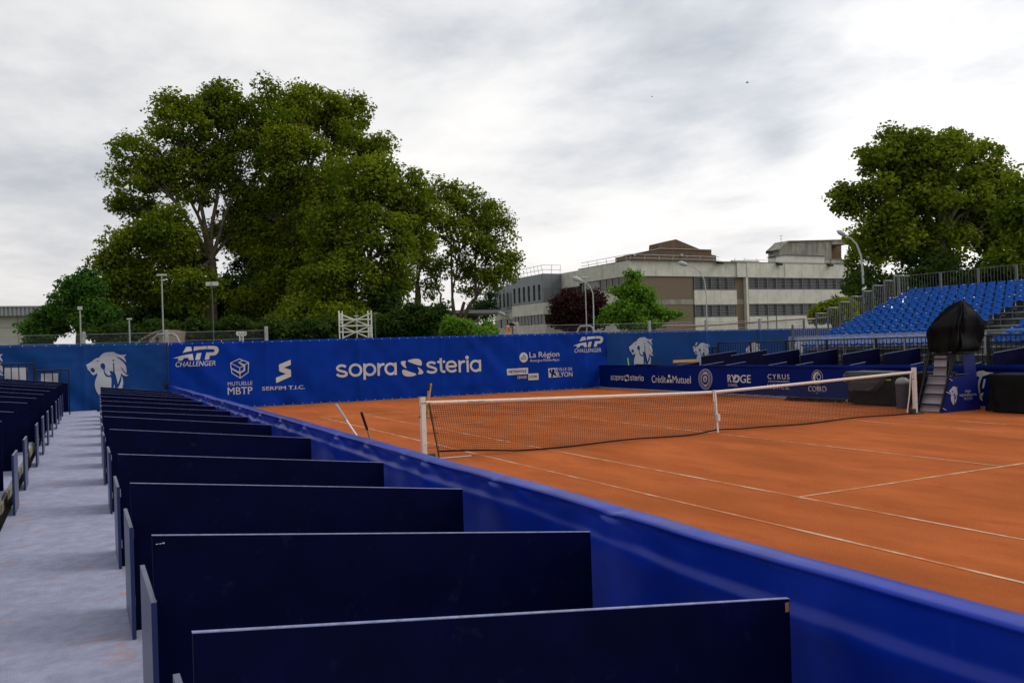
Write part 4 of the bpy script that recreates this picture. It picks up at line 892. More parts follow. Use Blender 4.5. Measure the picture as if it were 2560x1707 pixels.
# ------------------------------------------------------------------ umpire chair
UX, UY = 13.35, 0.0
def umpire():
    r = empty('umpire_chair', (UX, UY, 0), 'tall umpire chair with blue side panels and ladder beside the far net post', 'umpire chair')
    side = [(0.0, 0.0), (.37, .89), (.94, .89), (.86, 1.43), (1.34, 1.42), (1.51, 0.0)]
    for s, t in ((-.37, -.35), (.35, .37)):
        MB().prism(side, 'Y', s, t).build('side_panel', M['chair_blue'], r)
    # ladder rails, rungs, sheet
    for y in (-.33, .33):
        b = MB(); b.poly([(-.03, y-.02, .02), (.03, y-.02, .02), (.03, y+.02, .02), (-.03, y+.02, .02), (.56, y-.02, 1.52), (.62, y-.02, 1.52), (.62, y+.02, 1.52), (.56, y+.02, 1.52)], [(0, 3, 2, 1), (4, 5, 6, 7), (0, 1, 5, 4), (1, 2, 6, 5), (2, 3, 7, 6), (3, 0, 4, 7)])
        b.build('ladder_rail', M['black'], r)
    for z in (.2, .45, .68, .9, 1.12, 1.34):
        x = .39*z+.0; MB().box(x-.03, x+.07, -.31, .31, z-.015, z+.015).build('rung', M['black'], r)
    sh = MB(); sh.poly([(.10, -.34, .02), (.10, .34, .02), (.50, .34, .92), (.50, -.34, .92)], [(0, 1, 2, 3)]); sh.poly([(.115, -.34, .02), (.115, .34, .02), (.515, .34, .92), (.515, -.34, .92)], [(3, 2, 1, 0)]); sh.build('backing_sheet', M['mauve'], r)
    MB().prism([(.52, .92), (.56, .92), (.66, 1.55), (.62, 1.55)], 'Y', -.12, .22).build('upper_sheet', M['mauve'], r)
    for y in (-.40, .38):
        MB().tube([(.62, y, 1.62), (.52, y, 1.38), (.36, y, 1.02), (.36, y, .93), (.42, y, .88)], .014, 8).build('handrail', M['black'], r)
    for x, z in ((1.30, 0), (1.36, 0)): MB().tube([(x, .30, 0), (x-.15, .30, 1.5)], .02, 8).build('back_leg', M['black'], r)
    MB().box(.55, 1.30, -.36, .36, 1.42, 1.48).build('seat_platform', M['black'], r)
    MB().tube([(.55, -.36, .93), (1.1, -.36, .93)], .016, 8).build('side_rail', M['black'], r)
    t = MB()
    for z in (.12, .52, .84): t.tube([(.39*z-.01, -.375, z), (.39*z+.09, -.385, z-.05)], .007, 5)
    t.build('cable_ties', M['white'], r, kind='stuff')
    # logo on the side panel towards the camera
    pl = Plane((UX, -.37), (UX+1, -.37))
    v = lambda x, y: (2280+x/5.225, 740+y/5.225)
    hold = empty('tmp', (0, 0, 0))
    lio = lambda x, y: v(480+(x-125)*.0915, 1178+(y-115)*.157)
    os_ = [emblem(LION, pl, FLAT, lio, M['print_mauve'], hold, off=.006, step=0, name='lion_logo')]
    os_.append(lettering('OPEN', pl, FLAT, *v(690, 1258), *v(762, 1255), 30/5.225, M['print_mauve'], hold, off=.006, step=0))
    os_.append(lettering('sopra', pl, FLAT, *v(618, 1308), *v(706, 1302), 24/5.225, M['print_mauve'], hold, off=.006, step=0, bold=.01))
    os_.append(lettering('steria', pl, FLAT, *v(752, 1302), *v(842, 1296), 32/5.225, M['print_mauve'], hold, off=.006, step=0, bold=.01))
    os_.append(lettering('DE LYON', pl, FLAT, *v(680, 1354), *v(788, 1346), 30/5.225, M['print_mauve'], hold, off=.006, step=0))
    os_.append(emblem([[(712+(x-1062)*.1, 1268+(y-163)*.14) for x, y in p] for p in SST], pl, FLAT, v, M['print_mauve'], hold, off=.006, step=0))
    for o in list(hold.children): o.parent = r; o.location = (-UX, -UY, 0)
    bpy.data.objects.remove(hold)
umpire()
def tarp_mesh(cx, cy, levels, name, label, m, folds=9, amp=.05, seed=1, nseg=64):
    """levels: (z, cx, cy, rx, ry) from hem to crown; squarish draped section with folds"""
    mb = MB(); n = nseg
    L = []
    for a, b in zip(levels[:-1], levels[1:]):
        for q in range(5): L.append(tuple(a[i]+(b[i]-a[i])*q/5 for i in range(5)))
    L.append(levels[-1]); H = L[-1][0]-L[0][0]
    for k, (z, ox, oy, rx, ry) in enumerate(L):
        t = (z-L[0][0])/H
        for j in range(n):
            th = 2*math.pi*j/n; c_, s_ = math.cos(th), math.sin(th); e = .34
            x = rx*math.copysign(abs(c_)**e, c_); y = ry*math.copysign(abs(s_)**e, s_)
            rg = noise.noise(Vector((math.cos(th)*folds*.22+t, math.sin(th)*folds*.22, seed+2-t*1.5)))
            fo = ((1-abs(rg)*2.4)*amp*.55 if abs(rg) < .42 else 0) + noise.noise(Vector((math.cos(th)*folds*.35, math.sin(th)*folds*.35, seed+t*1.3)))*amp*(1.35-t) + noise.noise(Vector((math.cos(th)*1.6+t*2, math.sin(th)*1.6, seed+5+t*3)))*amp*.9
            rr = 1+fo/max(.15, (rx+ry)/2)
            mb.v.append((cx+ox+x*rr, cy+oy+y*rr, z+(.03*noise.noise(Vector((c_*2, s_*2, seed+9))) if k == 0 else .02*noise.noise(Vector((c_*1.5, s_*1.5, seed+z*4))))))
    for k in range(len(L)-1):
        for j in range(n): mb.f.append((k*n+j, k*n+(j+1) % n, (k+1)*n+(j+1) % n, (k+1)*n+j))
    mb.f.append(tuple((len(L)-1)*n+j for j in range(n)))
    return mb.build(name, m, smooth=True, label=label, cat='cover')
tarp_mesh(14.25, -.20, [(1.50, -.06, .05, .42, .32), (1.60, -.03, .02, .47, .35), (1.9, .0, 0, .50, .37), (2.17, .0, 0, .50, .37), (2.21, .01, -.01, .48, .35), (2.5, .07, -.06, .30, .24), (2.74, .10, -.09, .10, .09), (2.80, .10, -.09, .03, .03)], 'chair_cover', 'black tarpaulin wrapped over the top of the umpire chair', M['tarp'], folds=14, amp=.12, seed=3, nseg=120)
tarp_mesh(14.62, 2.55, [(.04, 0, 0, .34, .86), (.3, 0, 0, .33, .84), (.75, 0, 0, .33, .82), (.90, 0, 0, .32, .80), (.945, 0, 0, .26, .72)], 'bench_cover', 'black cover over the players bench behind the far end of the net', M['tarp'], folds=16, amp=.05, seed=8)
tarp_mesh(14.50, 2.60, [(.42, -.1, .1, .30, .40), (.62, -.06, .05, .33, .62), (.86, 0, 0, .345, .80), (.955, 0, 0, .325, .79), (.965, 0, 0, .25, .7)], 'grey_sheet', 'grey sheet hanging in a swag over the bench cover behind the net', M['tarp_grey'], folds=12, amp=.05, seed=12)
tarp_mesh(14.72, .75, [(.04, 0, 0, .25, .52), (.7, 0, 0, .25, .5), (.92, 0, 0, .25, .5), (.95, 0, 0, .2, .45)], 'bench_cover', 'black cover over a low table between the bin and the umpire chair', M['tarp'], folds=14, amp=.04, seed=15)
tarp_mesh(14.66, -1.72, [(.03, 0, 0, .38, .80), (.3, 0, 0, .36, .78), (.8, 0, 0, .35, .76), (.91, 0, 0, .34, .75), (.945, 0, 0, .28, .68)], 'bench_cover', 'black cover over the players bench right of the umpire chair', M['tarp'], folds=16, amp=.07, seed=21)
bm_ = MB().box(14.2, 14.206, 1.78, 2.02, .73, .76).build('lime_tag', M['lime'], label='small lime label on the side of the bench cover', cat='label')
r = empty('litter_bin', (13.98, 1.22, 0), 'dark grey round litter bin with domed lid behind the far net post', 'bin')
MB().tube([(0, 0, 0), (0, 0, .62)], [.17, .19], 24).build('bin_body', M['bin'], r, smooth=False)
MB().tube([(0, 0, .62), (0, 0, .66)], .20, 24).build('rim', M['bin'], r)
dm = MB(); dm.tube([(0, 0, .66), (0, 0, .72), (0, 0, .78), (0, 0, .82), (0, 0, .835)], [.195, .185, .15, .09, .02], 24); dm.build('domed_lid', M['handle_grey'], r, smooth=True)
r = empty('cool_box', (13.75, -1.35, 0), 'red cool box at the right edge beside the covered bench', 'cool box')
c = at(2557, 1019, 'Z', 0)
r.location = (float(c[0])+.2, float(c[1])-.28, 0)
o = MB().box(-.17, .17, -.25, .25, .0, .36).build('box_body', M['red'], r); bevel(o, .02, 2)
MB().box(-.18, .18, -.26, .26, .36, .42).build('lid', M['white'], r)
MB().tube([(0, -.02, .42), (0, -.02, .5), (0, -.02, .58), (0, -.02, .63)], [.1, .13, .12, .05], 16).build('lime_bag', M['lime'], smooth=True, label='lime green bag on top of the red cool box at the right edge', cat='bag').location = (r.location.x, r.location.y+.16, 0.001)
# drag brush
p0, p1 = Vector(at(1967, 1001, 'Z', 0)), Vector(at(2112, 1006.5, 'Z', 0))
dbr = empty('drag_brush', (0, 0, 0), 'long black drag brush lying against the foot of the far barrier', 'brush')
mb = MB(); mb.tube([p0+Vector((0, 0, .1)), p1+Vector((0, 0, .1))], .03, 6); mb.build('brush_bar', M['black'], dbr)
mb = MB(); n = 420; d = p1-p0
for i in range(n):
    q = p0+d*(i/n)+Vector((random.uniform(-.05, .05), random.uniform(-.03, .03), .1)); e = q+Vector((random.uniform(-.12, .10), random.uniform(-.08, .08), -.1+random.uniform(0, .03))); mb.tube([q, e], .006, 3, False)
mb.build('bristles', M['tarp'], dbr, kind='stuff')

# ------------------------------------------------------------------ chain-link fence on the end wall
fence = empty('chain_link_fence', (0, 0, 0), 'chain link fence with grey posts rising above the blue banners', 'fence')
FP = Plane((-2.75, 19.45), (15.3, 18.25))
for px, py in ((209, 828), (416, 824), (665, 815), (1292, 807), (1623, 803), (1765, 800), (1899, 802)):
    a, z = FP.sz(px, py); q = FP.w(a, 0); zt = {209: 3.02, 416: 3.03, 665: 3.09, 1292: 3.04}.get(px, 3.0)
    b = MB(); b.box(q[0]-.06, q[0]+.06, q[1]-.06, q[1]+.06, 0, zt); o = b.build('post', M['post'], fence); bevel(o, .01)
for z in (2.92, 2.6): 
    MB().tube([FP.w(-14, z), FP.w(3.5, z+.02)], .006, 5).build('line_wire', M['galv'], fence)
    MB().tube([FP.w(13.5, z-.03), FP.w(28, z-.04)], .006, 5).build('line_wire', M['galv'], fence)
def mesh_wires(a0, a1, z0, z1, s=.055):
    mb = MB(); a = a0; h = z1-z0
    def rib(p, q, off):
        P, Q = Vector(FP.w(p[0], p[1], off)), Vector(FP.w(q[0], q[1], off)); d = (Q-P).normalized(); nn = Vector(FP.n); sd_ = d.cross(nn)*.0016
        k = len(mb.v); mb.v += [tuple(P+sd_), tuple(P-sd_), tuple(Q-sd_), tuple(Q+sd_), tuple(P+nn*.003), tuple(Q+nn*.003)]; mb.f += [(0+k, 1+k, 2+k, 3+k), (1+k, 4+k, 5+k, 2+k), (4+k, 0+k, 3+k, 5+k)]
    while a < a1: rib((a, z0), (a+h, z1), 0); rib((a+h, z0), (a, z1), .003); a += s
    return mb
mesh_wires(-14, 3.2, 2.45, 2.93, .07).build('wire_mesh', M['galv_dark'], fence, kind='stuff')
mesh_wires(14.2, 30, 2.45, 2.9, .07).build('wire_mesh', M['galv_dark'], fence, kind='stuff')
# sloping pipes above the right banner
mb = MB(); q0, q1 = at(1640, 823, 'Y', 21.0), at(2070, 793, 'Y', 21.0); mb.tube([q0, q1], .035, 8); mb.build('sloping_pipe', M['rust'], label='long brown pipe sloping up behind the fence left of the grandstand', cat='pipe')
mb = MB(); q0, q1 = at(1655, 814, 'Y', 21.2), at(2030, 804, 'Y', 21.2); mb.tube([q0, q1], .018, 8); mb.build('thin_pipe', M['galv'], label='thin grey pipe below the sloping brown pipe behind the fence', cat='pipe')
for i, x in enumerate((1919, 1941)):
    q = at(x, 790, 'Y', 21.1); MB().tube([(q[0], 21.1, 1.5), tuple(q)], .03, 6).build('pipe_prop', M['galv_dark'], label=['left', 'right'][i]+' of the two short props carrying the sloping brown pipe', cat='prop')

# ------------------------------------------------------------------ poles and lamps
def arch(px, depth, label, w=74, ytop=836, ybot=860):
    c0 = dep(px-w/2, ybot, depth); c1 = dep(px+w/2, ybot, depth); t0 = dep(px-w*.36, ytop+6*w/74, depth); t1 = dep(px+w*.36, ytop+4*w/74, depth)
    t00 = dep(px-w*.26, ytop, depth); t11 = dep(px+w*.24, ytop-1, depth)
    z = terrain_z(c0[0], c0[1])
    return MB().tube([(c0[0], c0[1], z), tuple(c0), tuple(t0), tuple(t00), tuple(t11), tuple(t1), tuple(c1), (c1[0], c1[1], z)], .045, 8).build('tube_hoop', M['galv'], label=label, cat='hoop')
arch(414, 33.6, 'bent galvanised tube hoop at the foot of the left T-topped lamp pole')
arch(1464, 40, 'bent galvanised tube hoop at the foot of the right T-topped lamp pole', 46, 816, 836)
def tpole(top, foot, depth, w, label, r=.026, m='galv', head='bar', ext=None):
    a = dep(*top, depth); b = dep(*foot, depth); zb = terrain_z(b[0], b[1])
    root = empty('lamp_pole', (float(a[0]), float(a[1]), zb), label, 'lamp pole')
    h = a[2]-zb
    MB().tube([(0, 0, 0), (0, 0, h)], [r*1.2, r], 8).build('pole', M[m], root)
    if head == 'bar':
        rx, ry = AR[0]*w/2, AR[1]*w/2
        MB().tube([(-rx, -ry, h), (rx, ry, h)], .042, 6).build('lamp_bar', M['lamp_white'], root)
    elif head == 'boxes':
        for s in (-1, 1):
            x, y = AR[0]*s*w*.3, AR[1]*s*w*.3; MB().box(x-.17, x+.17, y-.12, y+.12, h-.22, h).build('lamp_head', M['lamp_white'], root)
    elif head == 'knob': MB().box(-.12, .12, -.1, .1, h-.05, h+.12).build('lamp_head', M['lamp_white'], root)
    return root
tpole((404, 688), (411, 856), 34, 24*34/2113, 'tall T-topped lamp pole rising left of the sponsor banner')
tpole((1462.5, 694.5), (1464, 835), 41, 18*41/2113, 'slim T-topped lamp pole in front of the purple tree')
tpole((530, 705), (529, 851), 48, 25*48/2113, 'dark pole with two small white floodlight boxes before the big trees', m='grey_pole', head='boxes')
tpole((200, 772), (204, 859), 45, .3, 'short grey lamp post left of the trees', head='knob', r=.034)
tpole((323, 797.5), (324, 856), 44, 12*44/2113, 'low T-topped lamp pole between the left trees', r=.035)
tpole((891, 790), (892, 845), 48, 10*48/2113, 'small T-topped pole standing inside the scaffold tower', r=.04)
tpole((937, 786), (938, 843), 47, .0, 'thin green pole right of the scaffold tower', r=.035, m='dkgreen', head='')
def streetlamp(path, depth, label, r=.042, m='lamp_white'):
    P = [dep(x, y, depth) for x, y in path]; z = terrain_z(P[0][0], P[0][1])
    root = empty('street_lamp', (float(P[0][0]), float(P[0][1]), z), label, 'street lamp', 'curved street lamps'); o = np.array([P[0][0], P[0][1], z])
    pts = [tuple(np.array([P[0][0], P[0][1], z])-o)]+[tuple(p-o) for p in P]
    MB().tube(pts, [r]+[r*(1-.45*i/len(P)) for i in range(len(P))], 8).build('mast', M[m], root)
    a, b = Vector(pts[-1]), Vector(pts[-2]); u = (a-b).normalized()
    hd = MB(); hd.tube([a-u*.1, a+u*.12, a+u*.4, a+u*.62], [.05, .15, .17, .05], 10); hd.build('lamp_head', M['lamp_white' if m != 'grey_pole' else 'post'], root, smooth=True)
streetlamp([(1484.5, 822), (1483.5, 760), (1482, 733), (1477, 720), (1468, 709), (1452, 702)], 55, 'curved street lamp beside the T-topped pole in front of the purple tree')
streetlamp([(1767, 830), (1766, 740), (1761, 700), (1750, 680), (1735, 668), (1716, 662)], 60, 'curved street lamp standing in front of the louvred office windows')
streetlamp([(2160, 780), (2157, 680), (2152, 640), (2142, 612), (2128, 597), (2112, 588)], 58, 'tallest curved street lamp between office building and grandstand', r=.08)
streetlamp([(1282, 838), (1281, 812), (1277, 800), (1270, 790), (1262, 787)], 70, 'small dark curved street lamp near the bending worker', r=.06, m='grey_pole')

# scaffold tower and little truss
def scaffold():
    D = 46; root = empty('scaffold_tower', (0, 0, 0), 'pale aluminium scaffold tower in front of the big trees', 'scaffold')
    v = lambda x, y: (820+x/15.68, 760+y/15.68)
    def T(p, q, r=.035, dd=0, d2=None): MB().tube([tuple(dep(*v(*p), D+dd)), tuple(dep(*v(*q), D+(d2 if d2 is not None else dd)))], r, 6).build('tube', M['alu'], root)
    def V(x, y0, dd):
        a = dep(*v(x, y0), D+dd); MB().tube([tuple(a), (a[0], a[1], terrain_z(a[0], a[1]))], .035, 6).build('upright', M['alu'], root)
    V(425, 260, 0); V(555, 270, 1.2); V(1690, 250, 0); V(1560, 260, 1.2)
    for x in (470, 515): T((x, 390), (x, 760), .02, .6)
    for x in (1610, 1660): T((x, 860), (x, 1300), .02, .6)
    for y in (380, 500, 620, 750): T((425, y), (555, y), .022, .4)
    for y in (960, 1080, 1200): T((1610, y), (1690, y), .022, .4)
    for y in (612, 855, 1095): T((430, y+12), (1690, y-12), .04)
    T((565, 440), (1000, 605)); T((1130, 605), (1690, 360)); T((580, 850), (1060, 630)); T((1080, 645), (1590, 850))
    T((450, 860), (1000, 1080)); T((600, 1325), (1620, 865)); T((1150, 1130), (1540, 1295))
scaffold()
def truss():
    root = empty('truss_stand', (0, 0, 0), 'small pale lattice truss stand just above the banner left of the scaffold', 'stand')
    v = lambda x, y: (400+x/3.92, 800+y/3.92); D = 44
    def T(p, q, r=.03): MB().tube([tuple(dep(*v(*p), D)), tuple(dep(*v(*q), D))], r, 6).build('tube', M['alu'], root)
    T((750, 120), (845, 120)); T((755, 150), (840, 150)); T((752, 120), (770, 150)); T((770, 150), (785, 120)); T((785, 120), (800, 150)); T((800, 150), (815, 120)); T((815, 120), (832, 150)); T((845, 120), (840, 150)); T((750, 120), (755, 150))
    for x in (780, 814):
        a = dep(*v(x, 150), D); MB().tube([tuple(a), (a[0], a[1], terrain_z(a[0], a[1]))], .03, 6).build('upright', M['alu'], root)
    for i in range(4): T((780, 152+i*14), (814, 160+i*14), .018)
truss()
# gable of a small weathered pavilion
def pavilion():
    root = empty('pavilion', (0, 0, 0), 'weathered brick and timber pavilion gable peeping over the fence at the left', 'pavilion')
    v = lambda x, y: (320+x/14.7, 800+y/14.7); D = 52
    P = [dep(*v(x, y), D) for x, y in ((760, 860), (1440, 860), (1440, 380), (760, 640))]
    n = AF*np.array([1, 1, 0])
    def slab(pts, th, nm, m, push=0.0):
        A = [tuple(p+n*push) for p in pts]; B = [tuple(p+n*(push+th)) for p in pts]; k = len(A)
        MB().poly(A+B, [tuple(range(k))[::-1], tuple(range(k, 2*k))]+[(i, (i+1) % k, k+(i+1) % k, k+i) for i in range(k)]).build(nm, m, root)
    P[0][2] = P[1][2] = 1.6
    slab(P, 3.0, 'wall', M['grey_wood'])
    slab([dep(*v(x, y), D) for x, y in ((420, 800), (780, 600), (1300, 400), (1300, 345), (1000, 415), (740, 560), (420, 760))], 3.2, 'roof', M['grey_wood'], -.15)
    slab([dep(*v(x, y), D) for x, y in ((1040, 830), (1120, 830), (1120, 640), (1040, 640))], .1, 'dark_opening', M['black'], -.03)
    for x, y in ((660, 600), (560, 660), (450, 730), (370, 790), (300, 830)): slab([dep(*v(x+a, y+b), D) for a, b in ((-20, 50), (25, 50), (25, 0), (-20, 0))], .5, 'rafter_end', M['post'], -.2)
pavilion()

# ------------------------------------------------------------------ office building
BX, BY = 49.2, 63.6
def building():
    root = empty('office_building', (BX, BY, 2.6), 'two storey office building of pale concrete panels with louvred windows', 'building')
    G = 2.4
    def B(name, x0, x1, y0, y1, z0, z1, m, parent=None, bev=0):
        o = MB((BX, BY, 2.6)).box(x0+BX, x1+BX, y0+BY, y1+BY, z0, z1).build(name, m, parent or root); o.location = (0, 0, 0) if parent is None else (0, 0, 0)
        return o
    # cores
    B('wall', .35, 34.9, .5, 24, G, 9.3, M['concrete'])
    B('roof', .2, 35.0, .3, 24, 10.2, 10.4, M['roofing'])
    def band(x0, x1, y, z0, z1, w=3.0, th=.3, start=None, name='concrete_panel'):
        x = x0
        while x < x1-.05:
            e = min(x+w, x1); 
            if x1-e < .6: e = x1
            B(name, x+.012, e-.012, y-random.uniform(0, .012), y+th, z0, z1, M['concrete']); x = e
    # facade facing the court (front plane y=0 .. R2 stands .25 proud)
    band(0, 15.5, 0, 9.45, 11.2); band(15.5, 17.0, -.2, 9.42, 11.25, 1.5); band(17.0, 35.2, -.25, 9.4, 11.2)
    B('coping', -.05, 35.25, -.3, .3, 11.2, 11.25, M['roofing'])
    B('brick_panel', 0.0, 9.0, .12, .5, 6.78, 9.44, M['brick']); B('brick_panel', 0.0, 8.95, .12, .5, G, 6.2, M['brick'])
    B('concrete_strip', 0.0, 8.98, .08, .5, 6.2, 6.78, M['concrete_dark'])
    band(9.05, 15.5, .0, 6.17, 7.86); band(9.05, 15.5, 0, G, 4.68)
    B('brick_column', 15.52, 16.8, .25, .5, G, 6.2, M['brick']); B('brick_column', 15.52, 16.8, .25, .5, 6.8, 9.4, M['brick']); B('concrete_strip', 15.5, 16.82, .2, .5, 6.2, 6.8, M['concrete_dark'])
    B('corner_post', 16.82, 17.15, -.22, .5, G, 9.4, M['concrete'])
    band(17.15, 35.2, -.25, 6.2, 7.93); band(17.15, 35.2, -.25, G, 4.68)
    B('corner_post', 35.0, 35.2, -.2, .3, G, 9.4, M['concrete'])
    def louvres(x0, x1, z0, z1, n, y, gapm=.06):
        w = (x1-x0)/n
        for i in range(n):
            a, b = x0+i*w, x0+(i+1)*w
            o = B('window', a+.02, b-.02, y+.14, y+.18, z0, z1, M['glass'])
            ns = 7; mb = MB((BX, BY, 2.6))
            for q in range(ns):
                z = z0+(z1-z0)*(q+.5)/ns
                mb.poly([(BX+xx, BY+yy, zz) for xx in (a+.03, b-.03) for yy, zz in ((y-.08, z-.035), (y-.075, z-.0), (y+.02, z+.03), (y+.01, z+.01))], [(0, 1, 5, 4), (1, 2, 6, 5), (2, 3, 7, 6), (3, 0, 4, 7)])
            s = mb.build('slats', M['louvre'], o, kind='stuff'); s.location = (0, 0, 0)
            B('mullion', a-.03, a+.03, y-.14, y+.14, z0, z1, M['louvre'])
        B('window_frame', x0-.05, x1+.05, y-.15, y+.15, z1, z1+.06, M['louvre']); B('window_frame', x0-.05, x1+.05, y-.15, y+.15, z0-.06, z0, M['louvre'])
    louvres(9.15, 15.45, 7.95, 9.33, 5, .16); louvres(9.15, 15.45, 4.78, 6.1, 5, .16)
    louvres(17.3, 34.95, 8.02, 9.33, 12, -.05); louvres(17.3, 34.95, 4.78, 6.13, 12, -.05)
    # left wing facade, plane x=0, runs back along y
    def bandY(x, y0, y1, z0, z1, w=2.7, th=.3):
        y = y0
        while y < y1-.05:
            e = min(y+w, y1); B('concrete_panel', x-random.uniform(0, .012), x+th, y+.012, e-.012, z0, z1, M['concrete']); y = e
    bandY(0, 0, 10.8, 9.47, 11.2); bandY(.04, 10.8, 15.3, 9.15, 11.08)
    B('coping', -.05, .3, .3, 10.8, 11.2, 11.24, M['roofing'])
    bandY(0.02, 0, 15.3, 6.0, 8.12); bandY(.02, 0, 15.3, G, 4.7)
    y = 1.3; k = 0
    while y < 15.2:
        z1 = 9.42 if y < 10.5 else 9.1
        for (za, zb) in ((8.18, z1), (4.75, 5.95)):
            o = B('window', .22, .26, y+.05, y+2.45, za, zb, M['glass'])
            B('frame', .12, .2, y-.03, y+.05, za, zb, M['frame'], o); B('frame', .14, .2, y+1.2, y+1.26, za, zb, M['frame'], o)
        if k == 2: B('shutter', .1, .2, y+.1, y+2.42, 8.55, 9.4, M['shutter'])
        y += 2.55; k += 1
    B('wing_wall', .3, 8, 0.6, 15.3, G, 9.4, M['concrete'])
    # grey metal clad block
    def clad(x0, x1, y0, y1, z0, z1, nm='cladding_panel'): return B(nm, x0, x1, y0, y1, z0, z1, M['zinc'])
    ys_ = [15.0, 15.5, 16.65, 17.3, 18.0, 18.65, 19.3, 20.05, 20.7, 21.3, 22.0, 22.7, 23.4]
    B('block_core', -2.45, 2.0, 15.25, 23.4, 7.5, 10.95, M['roofing'])
    # right face (faces the court)
    for (xa, xb) in ((-2.7, -1.4), (-1.39, .05)):
        for za, zb in ((7.45, 9.15), (9.17, 11.05)): clad(xa+.01, xb-.01, 14.95, 15.2, za, zb)
    wins = [.96, 2.3, 3.75, 5.08, 6.42, 7.8]; edges = [15.0]
    # face x=-2.7 : panels between windows
    ycur = 15.2; wy = [15.0+w for w in wins]
    for wv in wy:
        clad(-2.72, -2.45, ycur+.01, wv-.29, 7.45, 9.15); clad(-2.72, -2.45, ycur+.01, wv-.29, 9.17, 11.03)
        clad(-2.72, -2.45, wv-.28, wv+.28, 7.45, 7.75); clad(-2.72, -2.45, wv-.28, wv+.28, 9.72, 11.03)
        o = B('window', -2.50, -2.44, wv-.28, wv+.28, 7.75, 9.72, M['glass']); B('frame', -2.53, -2.50, wv-.28, wv+.28, 8.7, 8.76, M['frame'], o)
        ycur = wv+.28
    clad(-2.72, -2.45, ycur+.01, 23.7, 7.45, 11.03)
    bandY(-2.68, 15.0, 23.7, 5.92, 7.42, 1.75); B('concrete_panel', -2.66, .0, 14.98, 15.2, 5.92, 7.42, M['concrete'])
    B('base_wall', -2.4, 2, 15.1, 23.7, G, 4.7, M['concrete']); B('upper_core', -2.3, 2, 15.2, 23.7, 5.8, 7.5, M['concrete'])
    y = 15.3
    while y < 23.4:
        o = B('window', -2.42, -2.35, y+.04, y+1.75, 4.72, 5.9, M['glass']); B('frame', -2.5, -2.38, y-.05, y+.04, 4.7, 5.92, M['frame'], o); B('frame', -2.48, -2.42, y+.85, y+.9, 4.72, 5.9, M['frame'], o); y += 1.8
    # far block, set back
    X_ = -.55
    B('far_core', X_+.3, 4, 23.7, 33.4, G, 10.6, M['roofing'])
    wy = [24.2+q*1.22 for q in range(7)]; ycur = 23.7
    for wv in wy:
        clad(X_, X_+.28, ycur+.01, wv-.27, 7.25, 10.68); clad(X_, X_+.28, wv-.26, wv+.26, 7.25, 7.62); clad(X_, X_+.28, wv-.26, wv+.26, 9.6, 10.68)
        B('window', X_+.2, X_+.26, wv-.26, wv+.26, 7.62, 9.6, M['glass']); ycur = wv+.26
    clad(X_, X_+.28, ycur+.01, 33.5, 7.25, 10.68)
    bandY(X_+.03, 23.7, 33.5, 5.86, 7.22, 3.0); bandY(X_+.05, 23.7, 33.5, G, 4.7, 3.0)
    y = 24.0
    while y < 33: B('window', X_+.26, X_+.3, y+.05, y+1.9, 4.72, 5.85, M['glass']); B('frame', X_+.15, X_+.25, y-.05, y+.05, 4.72, 5.85, M['frame']); y += 2.0
    # roof top volumes
    c7 = lambda x, y: (1700+x/3.92, 560+y/3.92); c6 = lambda x, y: (1200+x/3.92, 560+y/3.92)
    def rp(nm, conv, pts, y0, y1, m, base=10.3):
        P = [at(*conv(*p), 'Y', BY+y0) for p in pts]; P = [(float(p[0]), max(base, float(p[2]))) for p in P]
        mb_ = MB((BX, BY, 2.6)); mb_.prism(P, 'Y', BY+y0, BY+y1); return mb_.build(nm, m, root)
    rp('penthouse_lower', c7, [(942, 430), (942, 320), (1030, 305), (1415, 318), (1415, 430)], 1.2, 2.6, M['concrete'])
    rp('coping', c7, [(940, 320), (938, 313), (1030, 299), (1419, 312), (1419, 319), (1030, 305)], 1.1, 2.7, M['roofing'], 0)
    rp('penthouse', c7, [(976, 420), (976, 252), (1060, 172), (1484, 166), (1484, 420)], 2.2, 4.2, M['concrete_dark'])
    rp('penthouse_roof', c7, [(972, 252), (972, 246), (1058, 164), (1714, 148), (1714, 156), (1060, 172)], 2.0, 4.3, M['concrete_dark'], 0)
    rp('slab_edge', c7, [(1484, 200), (1484, 165), (1712, 156), (1712, 196)], 2.1, 2.5, M['concrete_dark'], 0)
    rp('low_parapet', c7, [(1484, 420), (1484, 345), (1656, 345), (1656, 420)], 2.1, 2.5, M['concrete_dark'])
    rp('inner_wall', c7, [(1484, 345), (1484, 190), (1582, 190), (1582, 345)], 5.5, 5.8, M['brown_clad'], 0)
    rp('far_pier', c7, [(1640, 345), (1640, 190), (1656, 190), (1656, 345)], 2.6, 3.0, M['concrete_dark'], 0) if False else None
    rp('ceiling', c7, [(1490, 198), (1490, 190), (1700, 186), (1700, 194)], 2.5, 5.6, M['brown_clad'], 0)
    # brown plant room
    rp('plant_room', c6, [(1412, 400), (1412, 315), (1765, 242), (2268, 256), (2268, 300), (2315, 310), (2315, 400)], 3.2, 5.0, M['brown_clad'])
    rp('plant_room_gable', c6, [(1747, 246), (1752, 190), (1920, 150), (2150, 245), (2150, 252)], 3.6, 5.5, M['brown_clad'], 0)
    B('coping', -1.0, 3.9, 3.1, 3.25, 12.55, 12.62, M['frame']) if False else None
    rp('roof_trim', c6, [(1412, 315), (1412, 310), (1765, 236), (2268, 250), (2268, 256), (1765, 242)], 3.1, 3.25, M['frame'], 0)
    for x, z in ((2.9-.0, 12.2), (9.8, 12.35)):
        MB((BX, BY, 2.6)).tube([(BX+x, BY+3.0, z-.2), (BX+x, BY+3.0, z-.05), (BX+x, BY+3.0, z+.1)], [.1, .17, .08], 8).build('globe_lamp', M['lamp_white'], root)
